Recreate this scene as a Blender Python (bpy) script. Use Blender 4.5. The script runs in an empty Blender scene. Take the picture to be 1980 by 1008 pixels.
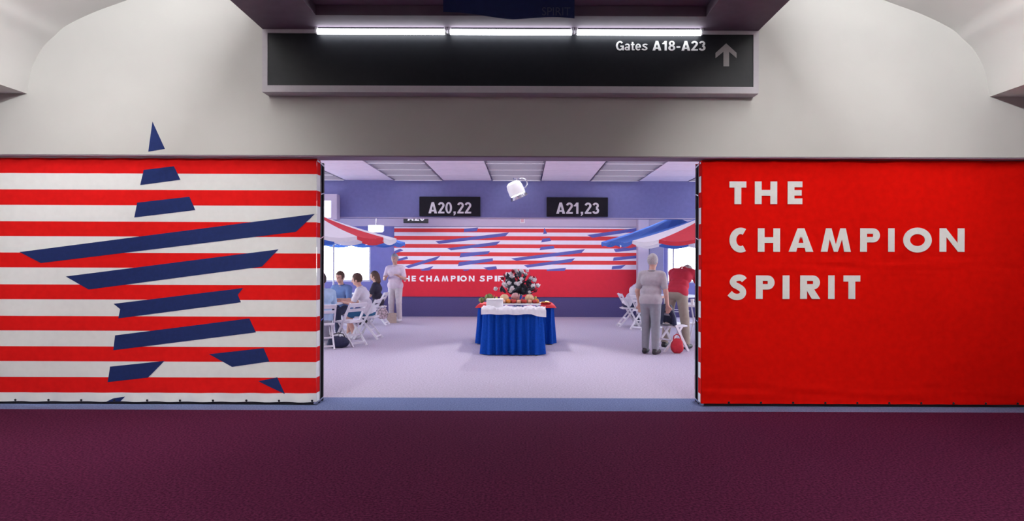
import bpy, math, random
import numpy as np
from mathutils import Vector, Matrix, noise
R = math.radians
sc = bpy.context.scene
C = sc.collection

# ------------------------------------------------------------------ camera
F = 1340.0                      # focal length in pixels of the 1980 px wide frame
VX, VY = 1011.0, 504.0          # vanishing point of the lines that run away from us
ROLL = R(0.2)
EYE = 1.6
cd = bpy.data.cameras.new('camera'); cam = bpy.data.objects.new('camera', cd); C.objects.link(cam)
cd.sensor_width = 36; cd.lens = 36 * F / 1980
cd.shift_x = -(VX - 990) / 1980; cd.shift_y = (VY - 504) / 1980
cd.clip_end = 500
cam.matrix_world = Matrix.Translation((0, 0, EYE)) @ Matrix.Rotation(R(90), 4, 'X') @ Matrix.Rotation(ROLL, 4, 'Z')
sc.camera = cam

# ------------------------------------------------------------------ world, exposure, large lights
sc.view_settings.view_transform = 'Standard'; sc.view_settings.look = 'None'
sc.view_settings.gamma = 1; sc.view_settings.use_curve_mapping = False
sc.view_settings.exposure = 0.0
wd = bpy.data.worlds.new('sky'); sc.world = wd; wd.use_nodes = True
bg = wd.node_tree.nodes['Background']; bg.inputs[0].default_value = (0.86, 0.93, 1.0, 1); bg.inputs[1].default_value = 10.0
sc.cycles.max_bounces = 7; sc.cycles.diffuse_bounces = 5; sc.cycles.transparent_max_bounces = 10; sc.cycles.caustics_reflective = False; sc.cycles.caustics_refractive = False

def area(name, loc, rot, sx, sy, power, col):
    l = bpy.data.lights.new(name, 'AREA'); l.shape = 'RECTANGLE'; l.size = sx; l.size_y = sy
    l.energy = power; l.color = col
    o = bpy.data.objects.new(name, l); C.objects.link(o); o.location = loc; o.rotation_euler = rot
    return o
def portal(loc, rot, sx, sy):
    o = area('window_portal', loc, rot, sx, sy, 1, (1, 1, 1)); o.data.cycles.is_portal = True
portal((-7.95, 13.4, 1.75), (R(90), 0, R(-90)), 9.0, 1.7)  # left side window, added out of view
portal((7.95, 13.4, 1.75), (R(90), 0, R(90)), 9.0, 1.7)  # right side window, added out of view
portal((-6.16, 19.6, 1.66), (R(-90), 0, 0), 3.6, 1.36)
portal((6.05, 19.6, 1.66), (R(-90), 0, 0), 3.9, 1.36)
# wall washer tucked up behind the bulkhead, for the far mural
area('wall_washer', (-0.2, 17.3, 2.95), (R(38), 0, 0), 7.4, 0.12, 75, (1.0, 0.95, 1.0))
# unseen fill spots, added at the soffit edges to brighten the two fabric walls
def fill_spot(loc, aim, power, size):
    l = bpy.data.lights.new('fabric_fill_spot', 'SPOT'); l.energy = power; l.spot_size = R(size); l.spot_blend = 0.8
    l.shadow_soft_size = 0.10; l.color = (1.0, 0.98, 0.95)
    o = bpy.data.objects.new('fabric_fill_spot', l); C.objects.link(o); o.location = loc
    o.rotation_euler = (Vector(aim) - Vector(loc)).to_track_quat('-Z', 'Y').to_euler()
fill_spot((-2.9, 2.6, 4.0), (-4.3, 7.6, 0.95), 470, 64)
fill_spot((2.6, 2.6, 4.0), (3.1, 7.6, 1.80), 380, 52)
COVE = 740
# the fluorescent coves on top of the dropped soffit, washing the vault and the end wall
area('cove_light', (-2.72, -0.1, 4.33), (R(180), R(-58), 0), 0.20, 12.6, COVE, (0.98, 0.995, 0.985))
area('cove_light', (2.46, -0.1, 4.33), (R(180), R(58), 0), 0.20, 12.6, COVE, (0.98, 0.995, 0.985))

# ------------------------------------------------------------------ helpers
def unroll(px, py):
    dx, dy = px - VX, py - VY
    c, s = math.cos(ROLL), math.sin(ROLL)
    return dx * c + dy * s, -dx * s + dy * c
def W(px, py, Y):
    dx, dy = unroll(px, py)
    return Vector((dx * Y / F, Y, EYE - dy * Y / F))

def mat(name, col, rough=0.7, metal=0.0, var=0.0, scale=60.0, bump=0.0, bscale=None, emit=None, estr=0.0,
        trans=0.0, spec=0.4, sheen=0.0, alpha=None):
    m = bpy.data.materials.new(name); m.use_nodes = True
    nt = m.node_tree; n = nt.nodes; L = nt.links
    b = n['Principled BSDF']; out = n['Material Output']
    b.inputs['Base Color'].default_value = (*col, 1); b.inputs['Roughness'].default_value = rough
    b.inputs['Metallic'].default_value = metal; b.inputs['Specular IOR Level'].default_value = spec
    if sheen: b.inputs['Sheen Weight'].default_value = sheen
    if var or bump:
        tc = n.new('ShaderNodeTexCoord')
    if var:
        no = n.new('ShaderNodeTexNoise'); no.inputs['Scale'].default_value = scale; no.inputs['Detail'].default_value = 3
        L.new(tc.outputs['Object'], no.inputs['Vector'])
        mr = n.new('ShaderNodeMapRange'); mr.inputs[1].default_value = 0.3; mr.inputs[2].default_value = 0.7
        mr.inputs[3].default_value = 1 - var; mr.inputs[4].default_value = 1 + var
        L.new(no.outputs['Fac'], mr.inputs[0])
        mx = n.new('ShaderNodeMix'); mx.data_type = 'RGBA'; mx.blend_type = 'MULTIPLY'; mx.inputs[0].default_value = 1
        mx.inputs[6].default_value = (*col, 1); L.new(mr.outputs[0], mx.inputs[7]); L.new(mx.outputs[2], b.inputs['Base Color'])
    if bump:
        nb = n.new('ShaderNodeTexNoise'); nb.inputs['Scale'].default_value = bscale or scale; nb.inputs['Detail'].default_value = 2
        L.new(tc.outputs['Object'], nb.inputs['Vector'])
        bp = n.new('ShaderNodeBump'); bp.inputs['Strength'].default_value = bump; bp.inputs['Distance'].default_value = 0.01
        L.new(nb.outputs['Fac'], bp.inputs['Height']); L.new(bp.outputs[0], b.inputs['Normal'])
    if emit:
        b.inputs['Emission Color'].default_value = (*emit, 1); b.inputs['Emission Strength'].default_value = estr
    if trans:
        tr = n.new('ShaderNodeBsdfTranslucent'); tr.inputs[0].default_value = (*col, 1)
        ms = n.new('ShaderNodeMixShader'); ms.inputs[0].default_value = trans
        L.new(b.outputs[0], ms.inputs[1]); L.new(tr.outputs[0], ms.inputs[2]); L.new(ms.outputs[0], out.inputs[0])
    if alpha is not None:
        tp = n.new('ShaderNodeBsdfTransparent'); ms = n.new('ShaderNodeMixShader'); ms.inputs[0].default_value = alpha
        L.new(tp.outputs[0], ms.inputs[1]); L.new(b.outputs[0], ms.inputs[2]); L.new(ms.outputs[0], out.inputs[0])
    return m

M = {}
M['wall_white'] = mat('wall_white', (0.545, 0.535, 0.52), 0.85, var=0.015, scale=3, bump=0.04, bscale=180)
M['vault'] = mat('vault', (0.62, 0.605, 0.59), 0.9, var=0.02, scale=2)
M['soffit'] = mat('soffit', (0.16, 0.12, 0.17), 0.75, var=0.06, scale=8)
M['maroon'] = mat('maroon_carpet', (0.088, 0.015, 0.046), 0.95, var=0.5, scale=55, bump=0.5, bscale=260, spec=0.02)
M['blue_carpet'] = mat('blue_carpet', (0.17, 0.21, 0.38), 0.95, var=0.3, scale=60, bump=0.4, bscale=240, spec=0.02)
M['mauve_carpet'] = mat('mauve_carpet', (0.50, 0.45, 0.55), 0.95, var=0.2, scale=45, bump=0.3, bscale=200, spec=0.02)
M['red_cloth'] = mat('red_cloth', (0.80, 0.006, 0.003), 0.8, var=0.06, scale=14, bump=0.06, bscale=500, trans=0.16, spec=0.04)
M['stripe_red'] = mat('stripe_red', (0.74, 0.012, 0.012), 0.8, var=0.05, scale=14, bump=0.06, bscale=500, trans=0.05, spec=0.04)
M['stripe_white'] = mat('stripe_white', (0.89, 0.895, 0.885), 0.8, var=0.02, scale=14, bump=0.06, bscale=500, trans=0.05, spec=0.04)
M['star_blue'] = mat('star_blue', (0.013, 0.026, 0.125), 0.75, var=0.08, scale=30, bump=0.05, bscale=500, spec=0.2)
M['letter_white'] = mat('letter_white', (0.90, 0.90, 0.88), 0.7, var=0.02, scale=30, spec=0.2)
M['black_metal'] = mat('black_metal', (0.02, 0.018, 0.025), 0.4, metal=0.3, var=0.1, scale=40)
M['chrome'] = mat('chrome', (0.75, 0.75, 0.78), 0.2, metal=1.0, var=0.03, scale=40)
M['sign_black'] = mat('sign_black', (0.012, 0.013, 0.018), 0.45, var=0.1, scale=20, spec=0.25)
M['sign_frame'] = mat('sign_frame', (0.50, 0.47, 0.52), 0.55, var=0.03, scale=20)
M['sign_white'] = mat('sign_white', (0.85, 0.85, 0.85), 0.6, var=0.01, scale=30)
M['sign_grey'] = mat('sign_grey', (0.36, 0.34, 0.35), 0.6, var=0.02, scale=30)
M['tube'] = mat('tube', (0.9, 0.9, 0.9), 0.4, var=0.01, emit=(0.93, 0.97, 1.0), estr=9)
M['tube_dim'] = mat('tube_reflector', (0.85, 0.85, 0.87), 0.3, metal=0.6, var=0.01)
M['banner_blue'] = mat('banner_blue', (0.016, 0.03, 0.13), 0.7, var=0.1, scale=20)
M['banner_text'] = mat('banner_text', (0.09, 0.10, 0.19), 0.7, var=0.05, scale=20)
M['tile'] = mat('ceiling_tile', (0.90, 0.84, 0.92), 0.9, var=0.03, scale=5)
M['grid'] = mat('ceiling_grid', (0.30, 0.25, 0.34), 0.7, var=0.03)
M['louver'] = mat('louver', (0.26, 0.24, 0.29), 0.5, var=0.02)
M['lamp_panel'] = mat('lamp_panel', (0.9, 0.9, 0.9), 0.5, var=0.01, emit=(0.93, 0.90, 1.0), estr=3.2)
M['bulkhead'] = mat('bulkhead', (0.21, 0.22, 0.46), 0.85, var=0.05, scale=12)
M['lilac'] = mat('lilac_wall', (0.56, 0.49, 0.62), 0.85, var=0.02, scale=6)
M['blue_wall'] = mat('blue_wall', (0.20, 0.20, 0.48), 0.85, var=0.04, scale=6)
M['base_blue'] = mat('base_blue', (0.085, 0.07, 0.19), 0.9, var=0.12, scale=60)
M['frame_alu'] = mat('window_frame', (0.55, 0.54, 0.62), 0.4, metal=0.4, var=0.02)
M['glass'] = mat('window_glass', (0.9, 0.95, 1.0), 0.03, var=0.01, alpha=0.06)
M['apron'] = mat('apron', (0.62, 0.62, 0.62), 0.9, var=0.05, scale=0.4)
M['mural_red'] = mat('mural_red', (0.74, 0.055, 0.06), 0.85, var=0.03, scale=8)
M['mural_white'] = mat('mural_white', (0.84, 0.80, 0.88), 0.85, var=0.02, scale=8)
M['mural_deep'] = mat('mural_deep', (0.68, 0.022, 0.045), 0.85, var=0.03, scale=8)
M['mural_blue'] = mat('mural_blue', (0.12, 0.13, 0.42), 0.85, var=0.05, scale=8)
M['skirt'] = mat('skirt', (0.005, 0.065, 0.40), 0.7, var=0.15, scale=40, bump=0.1, bscale=300, spec=0.08)
M['linen'] = mat('linen', (0.84, 0.84, 0.86), 0.8, var=0.02, scale=40, bump=0.08, bscale=300)
M['chair_white'] = mat('chair_white', (0.82, 0.80, 0.84), 0.45, var=0.02, scale=20)
M['umb_red'] = mat('umb_red', (0.68, 0.05, 0.07), 0.8, var=0.04, scale=20, trans=0.25)
M['umb_white'] = mat('umb_white', (0.82, 0.80, 0.84), 0.8, var=0.02, scale=20, trans=0.25)
M['umb_blue'] = mat('umb_blue', (0.07, 0.17, 0.55), 0.8, var=0.04, scale=20, trans=0.25)
M['pole_white'] = mat('pole_white', (0.72, 0.70, 0.74), 0.4, var=0.02)
M['lamp_glow'] = mat('lamp_glow', (0.9, 0.9, 0.9), 0.3, var=0.01, emit=(1.0, 0.98, 0.96), estr=0.3)
M['screen'] = mat('lightbox', (0.9, 0.9, 0.9), 0.4, var=0.01, emit=(0.86, 0.93, 1.0), estr=2.2)

def prop(o, label=None, cat=None, group=None, kind=None):
    if label: o['label'] = label
    if cat: o['category'] = cat
    if group: o['group'] = group
    if kind: o['kind'] = kind
    return o
def empty(name, loc=(0, 0, 0), rz=0.0, label=None, cat=None, group=None, kind=None):
    o = bpy.data.objects.new(name, None); C.objects.link(o)
    o.location = loc; o.rotation_euler = (0, 0, rz); o.empty_display_size = 0.1
    return prop(o, label, cat, group, kind)

class MB:
    def __init__(s): s.v = []; s.f = []
    def add(s, vs, fs):
        k = len(s.v); s.v += [tuple(v) for v in vs]; s.f += [tuple(i + k for i in f) for f in fs]; return s
    def box(s, a, b, ch=0.0):
        x0, y0, z0 = a; x1, y1, z1 = b
        if ch <= 0:
            s.add([(x0,y0,z0),(x1,y0,z0),(x1,y1,z0),(x0,y1,z0),(x0,y0,z1),(x1,y0,z1),(x1,y1,z1),(x0,y1,z1)],
                  [(3,2,1,0),(4,5,6,7),(0,1,5,4),(1,2,6,5),(2,3,7,6),(3,0,4,7)])
        else:
            rings = []
            for z, i in ((z0, ch), (z0 + ch, 0), (z1 - ch, 0), (z1, ch)):
                X0, X1, Y0, Y1 = x0 + i, x1 - i, y0 + i, y1 - i
                c = ch * 0.999
                rings.append([(X0+c,Y0,z),(X1-c,Y0,z),(X1,Y0+c,z),(X1,Y1-c,z),(X1-c,Y1,z),(X0+c,Y1,z),(X0,Y1-c,z),(X0,Y0+c,z)])
            vs = [p for r in rings for p in r]; fs = []
            for k in range(3):
                for j in range(8):
                    a_, b_ = k*8+j, k*8+(j+1)%8
                    fs.append((a_, b_, b_+8, a_+8))
            fs.append(tuple(range(7, -1, -1))); fs.append(tuple(range(24, 32)))
            s.add(vs, fs)
        return s
    def bar(s, p, q, w, h=None, up=(0, 0, 1)):
        """rectangular bar from p to q"""
        h = h or w; p = Vector(p); q = Vector(q); d = (q - p).normalized()
        u = Vector(up)
        if abs(d.dot(u)) > 0.95: u = Vector((1, 0, 0))
        a = d.cross(u).normalized(); b = a.cross(d).normalized()
        vs = []
        for c in (p, q):
            for (i, j) in ((-1,-1),(1,-1),(1,1),(-1,1)): vs.append(c + a*i*w/2 + b*j*h/2)
        s.add(vs, [(0,1,2,3),(7,6,5,4),(0,4,5,1),(1,5,6,2),(2,6,7,3),(3,7,4,0)]); return s
    def tube(s, pts, r, n=8, cap=True):
        pts = [Vector(p) for p in pts]; rs = r if isinstance(r, (list, tuple)) else [r]*len(pts)
        vs = []; fs = []; prev = None
        for i, p in enumerate(pts):
            d = (pts[min(i+1, len(pts)-1)] - pts[max(i-1, 0)]).normalized()
            u = prev if prev is not None else (Vector((0,0,1)) if abs(d.z) < 0.9 else Vector((1,0,0)))
            a = d.cross(u).normalized(); u = a.cross(d).normalized(); prev = u
            for k in range(n):
                t = 2*math.pi*k/n; vs.append(p + (a*math.cos(t) + u*math.sin(t))*rs[i])
        for i in range(len(pts)-1):
            for k in range(n):
                a_, b_ = i*n+k, i*n+(k+1) % n; fs.append((a_, b_, b_+n, a_+n))
        if cap: fs += [tuple(range(n-1, -1, -1)), tuple(range((len(pts)-1)*n, len(pts)*n))]
        s.add(vs, fs); return s
    def lathe(s, prof, n=16, c=(0,0,0), mtx=None):
        vs = []; fs = []
        for (r, z) in prof:
            for k in range(n):
                t = 2*math.pi*k/n; v = Vector((r*math.cos(t), r*math.sin(t), z))
                if mtx: v = mtx @ v
                vs.append(v + Vector(c))
        for i in range(len(prof)-1):
            for k in range(n):
                a_, b_ = i*n+k, i*n+(k+1) % n; fs.append((a_, b_, b_+n, a_+n))
        if prof[0][0] > 1e-4: fs.append(tuple(range(n-1, -1, -1)))
        if prof[-1][0] > 1e-4: fs.append(tuple(range((len(prof)-1)*n, len(prof)*n)))
        s.add(vs, fs); return s
    def prism(s, poly, y0, y1):
        """polygon of (x, z) pulled from y0 (front) to y1"""
        n = len(poly)
        s.add([(x, y0, z) for x, z in poly] + [(x, y1, z) for x, z in poly],
              [tuple(range(n)), tuple(range(2*n-1, n-1, -1))] + [(i, i+n, (i+1) % n + n, (i+1) % n) for i in range(n)]); return s
    def grid(s, nu, nv, fn):
        vs = [fn(i/nu, j/nv) for j in range(nv+1) for i in range(nu+1)]
        fs = [(j*(nu+1)+i, j*(nu+1)+i+1, (j+1)*(nu+1)+i+1, (j+1)*(nu+1)+i) for j in range(nv) for i in range(nu)]
        s.add(vs, fs); return s
    def mesh(s, name, m, smooth=True, sharp=35):
        me = bpy.data.meshes.new(name); me.from_pydata([tuple(v) for v in s.v], [], s.f); me.materials.append(M[m] if isinstance(m, str) else m)
        if smooth:
            me.polygons.foreach_set('use_smooth', [True]*len(me.polygons)); me.set_sharp_from_angle(angle=R(sharp))
        me.update(); return me
    def build(s, name, m, parent=None, world=False, smooth=True, sharp=35, kind=None):
        if world and parent is not None:
            base = parent
            while base.parent is not None: base = base.parent
            o_ = Vector(base.location); s.v = [tuple(Vector(v) - o_) for v in s.v]
        o = bpy.data.objects.new(name, s.mesh(name, m, smooth, sharp)); C.objects.link(o)
        if parent is not None: o.parent = parent
        if kind: o['kind'] = kind
        return o
def link(name, me, parent, loc=(0,0,0), rot=(0,0,0), sca=(1,1,1)):
    o = bpy.data.objects.new(name, me); C.objects.link(o); o.parent = parent
    o.location = loc; o.rotation_euler = rot; o.scale = sca
    return o
def copy_tree(o, parent=None):
    c = o.copy(); C.objects.link(c); c.parent = parent
    for ch in list(o.children): copy_tree(ch, c)
    return c
def struct(name, mb, m, **k):
    return prop(mb.build(name, m, **k), kind='structure')

def text_mesh(s, x0, x1, z0, z1, y, bold=0.0, depth=0.006):
    """lettering as a flat mesh facing the camera, fitted into a box"""
    cu = bpy.data.curves.new('lettering', 'FONT'); cu.body = s; cu.offset = bold; cu.extrude = 0.0; cu.resolution_u = 4
    ob = bpy.data.objects.new('lettering', cu); C.objects.link(ob)
    dg = bpy.context.evaluated_depsgraph_get(); dg.update()
    me = bpy.data.meshes.new_from_object(ob.evaluated_get(dg))
    bpy.data.objects.remove(ob)
    co = np.array([v.co[:] for v in me.vertices]); lo = co.min(0); hi = co.max(0)
    vs = [(x0 + (p[0]-lo[0])/(hi[0]-lo[0])*(x1-x0), y, z0 + (p[1]-lo[1])/(hi[1]-lo[1])*(z1-z0)) for p in co]
    mb = MB(); mb.add(vs, [tuple(p.vertices) for p in me.polygons]); bpy.data.meshes.remove(me)
    return mb

# geometric bold capitals, each on a 1 high box, w wide
def arc(cx, cz, rx, rz, a0, a1, tx, tz, n=20):
    out = []; inn = []
    for i in range(n+1):
        a = R(a0 + (a1-a0)*i/n); out.append((cx+rx*math.cos(a), cz+rz*math.sin(a))); inn.append((cx+(rx-tx)*math.cos(a), cz+(rz-tz)*math.sin(a)))
    return [[out[i], out[i+1], inn[i+1], inn[i]] for i in range(n)]
def stroke(path, wd):
    q = []; L_ = []; Rr = []
    for i, p in enumerate(path):
        a = Vector(path[max(i-1,0)]); b = Vector(path[min(i+1,len(path)-1)]); d = (b-a).normalized(); nrm = Vector((-d.y, d.x))
        w_ = wd/2; L_.append(Vector(p)+nrm*w_); Rr.append(Vector(p)-nrm*w_)
    return [[tuple(L_[i]), tuple(L_[i+1]), tuple(Rr[i+1]), tuple(Rr[i])] for i in range(len(path)-1)]
def rect(x0, z0, x1, z1): return [(x0,z0),(x1,z0),(x1,z1),(x0,z1)]
def glyph(ch, w, t):
    if ch == 'I': return [rect(0,0,w,1)]
    if ch == 'T': return [rect(0,1-t*.9,w,1), rect(w/2-t/2,0,w/2+t/2,1)]
    if ch == 'H': return [rect(0,0,t,1), rect(w-t,0,w,1), rect(0,.5-t*.42,w,.5+t*.42)]
    if ch == 'E': return [rect(0,0,t,1), rect(0,0,w,t*.85), rect(0,1-t*.85,w,1), rect(0,.5-t*.4,w*.95,.5+t*.4)]
    if ch == 'A':
        return [[(0,0),(t*1.12,0),(w/2+t*.16,.98),(w/2-t*.50,1)], [(w,0),(w-t*1.12,0),(w/2-t*.16,.98),(w/2+t*.50,1)], [(w/2-t*.5,1),(w/2,.55),(w/2+t*.5,1)], rect(w*.24,.17,w*.76,.17+t*.72)]
    if ch == 'M':
        return [[(0,0),(t*.98,0),(w*.24+t*.5,1),(w*.17,1)], [(w,0),(w-t*.98,0),(w*.76-t*.5,1),(w*.83,1)],
                [(w*.17,1),(w*.24+t*.5,1),(w/2+t*.28,.0),(w/2-t*.28,.0)], [(w*.83,1),(w*.76-t*.5,1),(w/2-t*.28,.0),(w/2+t*.28,.0)]]
    if ch == 'N': return [rect(0,0,t,1), rect(w-t,0,w,1), [(0,1),(t*.95,1),(w,0),(w-t*.95,0)]]
    if ch == 'O': return arc(w/2,.5,w/2+.02,.53,0,360,t*1.0,t*.95,40)
    if ch == 'C': return arc(w*.62,.5,w*.62,.53,62,298,t,t*.95,30)
    if ch in 'PR':
        g = [rect(0,0,t,1)] + arc(w-.30,.70,.30,.30,-90,90,t,t*.8,16) + [rect(t*.5,1-t*.8,w-.30,1), rect(t*.5,.40,w-.30,.40+t*.8)]
        if ch == 'R': g += [[(w*.30,.42),(w*.30+t*1.15,.42),(w*1.02,0),(w*1.02-t*1.25,0)]]
        return g
    if ch == 'S':
        ctrl = [(w*.90,.80),(w*.78,.885),(w*.58,.905),(w*.36,.86),(w*.24,.73),(w*.33,.61),(w*.55,.52),(w*.76,.41),(w*.83,.27),(w*.72,.13),(w*.48,.085),(w*.25,.125),(w*.06,.24)]
        pts = []
        for i in range(len(ctrl)-1):
            p0 = Vector(ctrl[max(i-1,0)]); p1 = Vector(ctrl[i]); p2 = Vector(ctrl[i+1]); p3 = Vector(ctrl[min(i+2,len(ctrl)-1)])
            for k in range(4):
                u = k/4; pts.append(0.5*((2*p1)+(p2-p0)*u+(2*p0-5*p1+4*p2-p3)*u*u+(3*p1-p0-3*p2+p3)*u**3))
        pts.append(Vector(ctrl[-1]))
        return stroke(pts, t*.92)
    return []
def grot(ch):
    """bold grotesque characters on a cap height of 1: (polygons, width)"""
    t = .175
    def apath(cx, cz, r0, r1, a0, a1, n=12): return [(cx+r0*math.cos(R(a0+(a1-a0)*i/n)), cz+r1*math.sin(R(a0+(a1-a0)*i/n))) for i in range(n+1)]
    if ch == 'A': return glyph('A', .72, .20), .72
    if ch == '0': return arc(.28,.5,.28,.51,0,360,t,t*.85,32), .56
    if ch == '1': return [rect(.20,0,.38,1), [(.0,.66),(.20,.66),(.20,.80),(.0,.78)], [(.06,.78),(.20,.78),(.20,1)]], .44
    if ch == '2': return stroke(apath(.28,.72,.19,.20,170,-38)+[(.14,.14)], t)+[rect(.02,0,.55,.155)], .56
    if ch == '3': return stroke(apath(.27,.735,.175,.185,168,-82), t*.95)+stroke(apath(.27,.28,.195,.205,82,-168), t), .56
    if ch == '8': return arc(.28,.745,.245,.265,0,360,t*.92,t*.75,26)+arc(.28,.275,.285,.29,0,360,t,t*.8,28), .57
    if ch == ',': return [rect(.06,0,.25,.18), [(.12,0),(.06,-.13),(.10,-.20),(.25,-.04),(.25,0)]], .30
    if ch == '-': return [rect(.03,.29,.34,.45)], .37
    if ch == 'G': return arc(.39,.5,.39,.52,42,335,.19,.165,30)+[rect(.43,.38,.77,.53), rect(.62,.0,.77,.40)], .78
    if ch == 'a': return arc(.24,.20,.24,.215,0,360,.16,.12,22)+[rect(.35,0,.51,.55)]+stroke(apath(.26,.52,.175,.155,165,-5), .145), .54
    if ch == 't': return [rect(.09,.06,.255,.93), rect(0,.58,.36,.72), rect(.12,0,.36,.14)], .37
    if ch == 'e': return arc(.28,.365,.28,.38,0,318,.165,.14,26)+[rect(.08,.31,.555,.425)], .57
    if ch == 's': return [[(x, z*.745) for x, z in q] for q in glyph('S', .56, .19)], .54
    return [], .25
def letter(ch, x0, x1, z0, z1, yfun, parent, m, stem, thick=0.004):
    h = z1 - z0; mb = MB(); base = parent
    while base.parent is not None: base = base.parent
    for gi, q in enumerate(glyph(ch, (x1-x0)/h, stem/h)):
        pts = [(x0+p[0]*h, z0+p[1]*h) for p in q]
        ar = sum(pts[i][0]*pts[(i+1) % len(pts)][1]-pts[(i+1) % len(pts)][0]*pts[i][1] for i in range(len(pts)))
        if ar < 0: pts.reverse()
        ym = yfun((x0+x1)/2, (z0+z1)/2)
        mb.prism(pts, ym-.00035*(gi % 5), ym+thick)
    return mb.build('letter', m, parent, world=True, smooth=False)

# ------------------------------------------------------------------ the setting: concourse
YW0, YW1, ZH = 7.49, 7.80, 2.73        # header wall front, back, underside
struct('floor', MB().box((-8.2,-8,-0.1),(8.2,7.367,0)), 'maroon')
prop(MB().box((-8.2,7.367,-0.1),(8.2,8.06,0.0)).build('floor', 'blue_carpet'), kind='structure')
prop(MB().box((-8.2,8.06,-0.1),(8.2,19.7,0)).build('floor', 'mauve_carpet'), kind='structure')
struct('wall_header', MB().box((-8.2,YW0,ZH),(8.2,YW1,5.6)), 'wall_white')
struct('trim_1', MB().box((-8.2,YW0+0.01,ZH-0.012),(8.2,YW1-0.01,ZH)), mat('header_underside', (0.30, 0.22, 0.30), 0.8, var=0.05, scale=6))
struct('wall_left', MB().box((-8.4,-8,0),(-8.2,7.49,3.4)), 'wall_white')
struct('wall_right', MB().box((8.2,-8,0),(8.4,7.49,3.4)), 'wall_white')
struct('wall_behind', MB().box((-8.4,-8.2,0),(8.4,-8,5.6)), 'wall_white')
# barrel vault with its springing ledge on both sides
pl = [(0,0),(.055,.28),(.17,.50),(.30,.63),(.43,.74),(.73,.885),(1.07,1.01),(1.6,1.20),(2.3,1.42),(3.3,1.66),(4.6,1.80)]
def spring(px, py):
    p = W(px, py, YW0); return p.x, p.z
lx, lz = spring(52, 181); rx_, rz_ = spring(1914, 187)
def smooth_curve(P, k=5):
    out = []
    for i in range(len(P)-1):
        p0 = Vector(P[max(i-1,0)]); p1 = Vector(P[i]); p2 = Vector(P[i+1]); p3 = Vector(P[min(i+2,len(P)-1)])
        for j in range(k):
            u = j/k; out.append(tuple(0.5*((2*p1)+(p2-p0)*u+(2*p0-5*p1+4*p2-p3)*u*u+(3*p1-p0-3*p2+p3)*u**3)))
    out.append(tuple(P[-1])); return out
cv = smooth_curve(pl)
prof = [(lx+a, lz+b) for a, b in cv] + [(rx_-a, rz_+b) for a, b in reversed(cv)]
mb = MB(); n_ = len(prof)
mb.add([(x, y, z) for y in (-8.0, YW0+0.01) for x, z in prof], [(i, i+n_, i+n_+1, i+1) for i in range(n_-1)])
struct('ceiling', mb, 'vault', sharp=60)
struct('trim_2', MB().box((-8.4,-8,lz),(lx,YW0+0.005,lz+0.10)), 'vault')
struct('trim_3', MB().box((rx_,-8,rz_),(8.4,YW0+0.005,rz_+0.10)), 'vault')

# dropped soffit over the middle of the concourse with its shallow recess
sx0 = W(507, 57, 7.29).x; sx1 = W(1467, 61, 7.29).x; SZ = 4.03
rx0 = W(610, 31, 6.88).x; rx1 = W(1366, 31, 6.88).x
so = empty('soffit', (0, 0, SZ), kind='structure')
def sp(a, b, m='soffit', nm='soffit_panel'): return MB().box(a, b).build(nm, m, so, world=True)
sp((sx0,-8,SZ),(rx0,7.48,SZ+.12)); sp((rx1,-8,SZ),(sx1,7.48,SZ+.12)); sp((rx0,6.88,SZ),(rx1,7.48,SZ+.12))
sp((rx0,-8,SZ+.10),(rx1,6.88,SZ+.13), nm='recess_panel')
sp((sx0,-8,SZ+.12),(sx0+.03,7.48,SZ+.20), nm='cove_lip'); sp((sx1-.03,-8,SZ+.12),(sx1,7.48,SZ+.20), nm='cove_lip')
for y in (6.30, 5.10, 3.90):
    sp((rx0,y,SZ+.088),(rx1,y+.02,SZ+.10), 'sign_black', 'recess_joint')

# ------------------------------------------------------------------ the setting: gate lounge
YB, YF = 16.5, 19.7
GC = 3.5
for sd, xa, xb in (('left',-8.2,-8.0), ('right',8.0,8.2)):
    struct(f'wall_{sd}.001', MB().box((xa,YW1,0),(xb,YF,.9)), 'lilac'); struct(f'wall_{sd}.002', MB().box((xa,YW1,2.6),(xb,YF,3.7)), 'lilac')
    struct(f'wall_{sd}.003', MB().box((xa,YW1,.9),(xb,8.9,2.6)), 'lilac'); struct(f'wall_{sd}.004', MB().box((xa,17.9,.9),(xb,YF,2.6)), 'lilac')
    wn = empty('window_3' if sd == 'left' else 'window_4', ((xa+xb)/2,13.4,.9), kind='structure')  # unseen side windows, added to bring more daylight into the lounge
    for k in range(7):
        y = 8.94+8.92*k/6; MB().box((xa+.05,y-.03,.9),(xb-.05,y+.03,2.6)).build('mullion', 'frame_alu', wn, world=True)
    for k in range(6):
        y = 8.94+8.92*k/6; MB().box((xa+.09,y+.03,.9),(xa+.10,y+8.92/6-.03,2.6)).build('window_pane', 'glass', wn, world=True)
ceil2 = struct('ceiling.001', MB().box((-8.0,YW1,GC+.16),(8.0,YB,GC+.2)), 'grid')
TW, T0 = 1.165, -0.74
rows = [YB - 0.967*k for k in range(9)]            # far edges of the rows
tile_me = MB().box((-TW/2+.012,-.967/2+.012,0),(TW/2-.012,.967/2-.012,.02)).mesh('ceiling_tile', 'tile')
ordn = ['first','second','third','fourth','fifth','sixth','seventh','eighth','ninth']
coln = {-2:'outer left',-1:'left',0:'centre',1:'right',2:'outer right'}
proto = None
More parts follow.
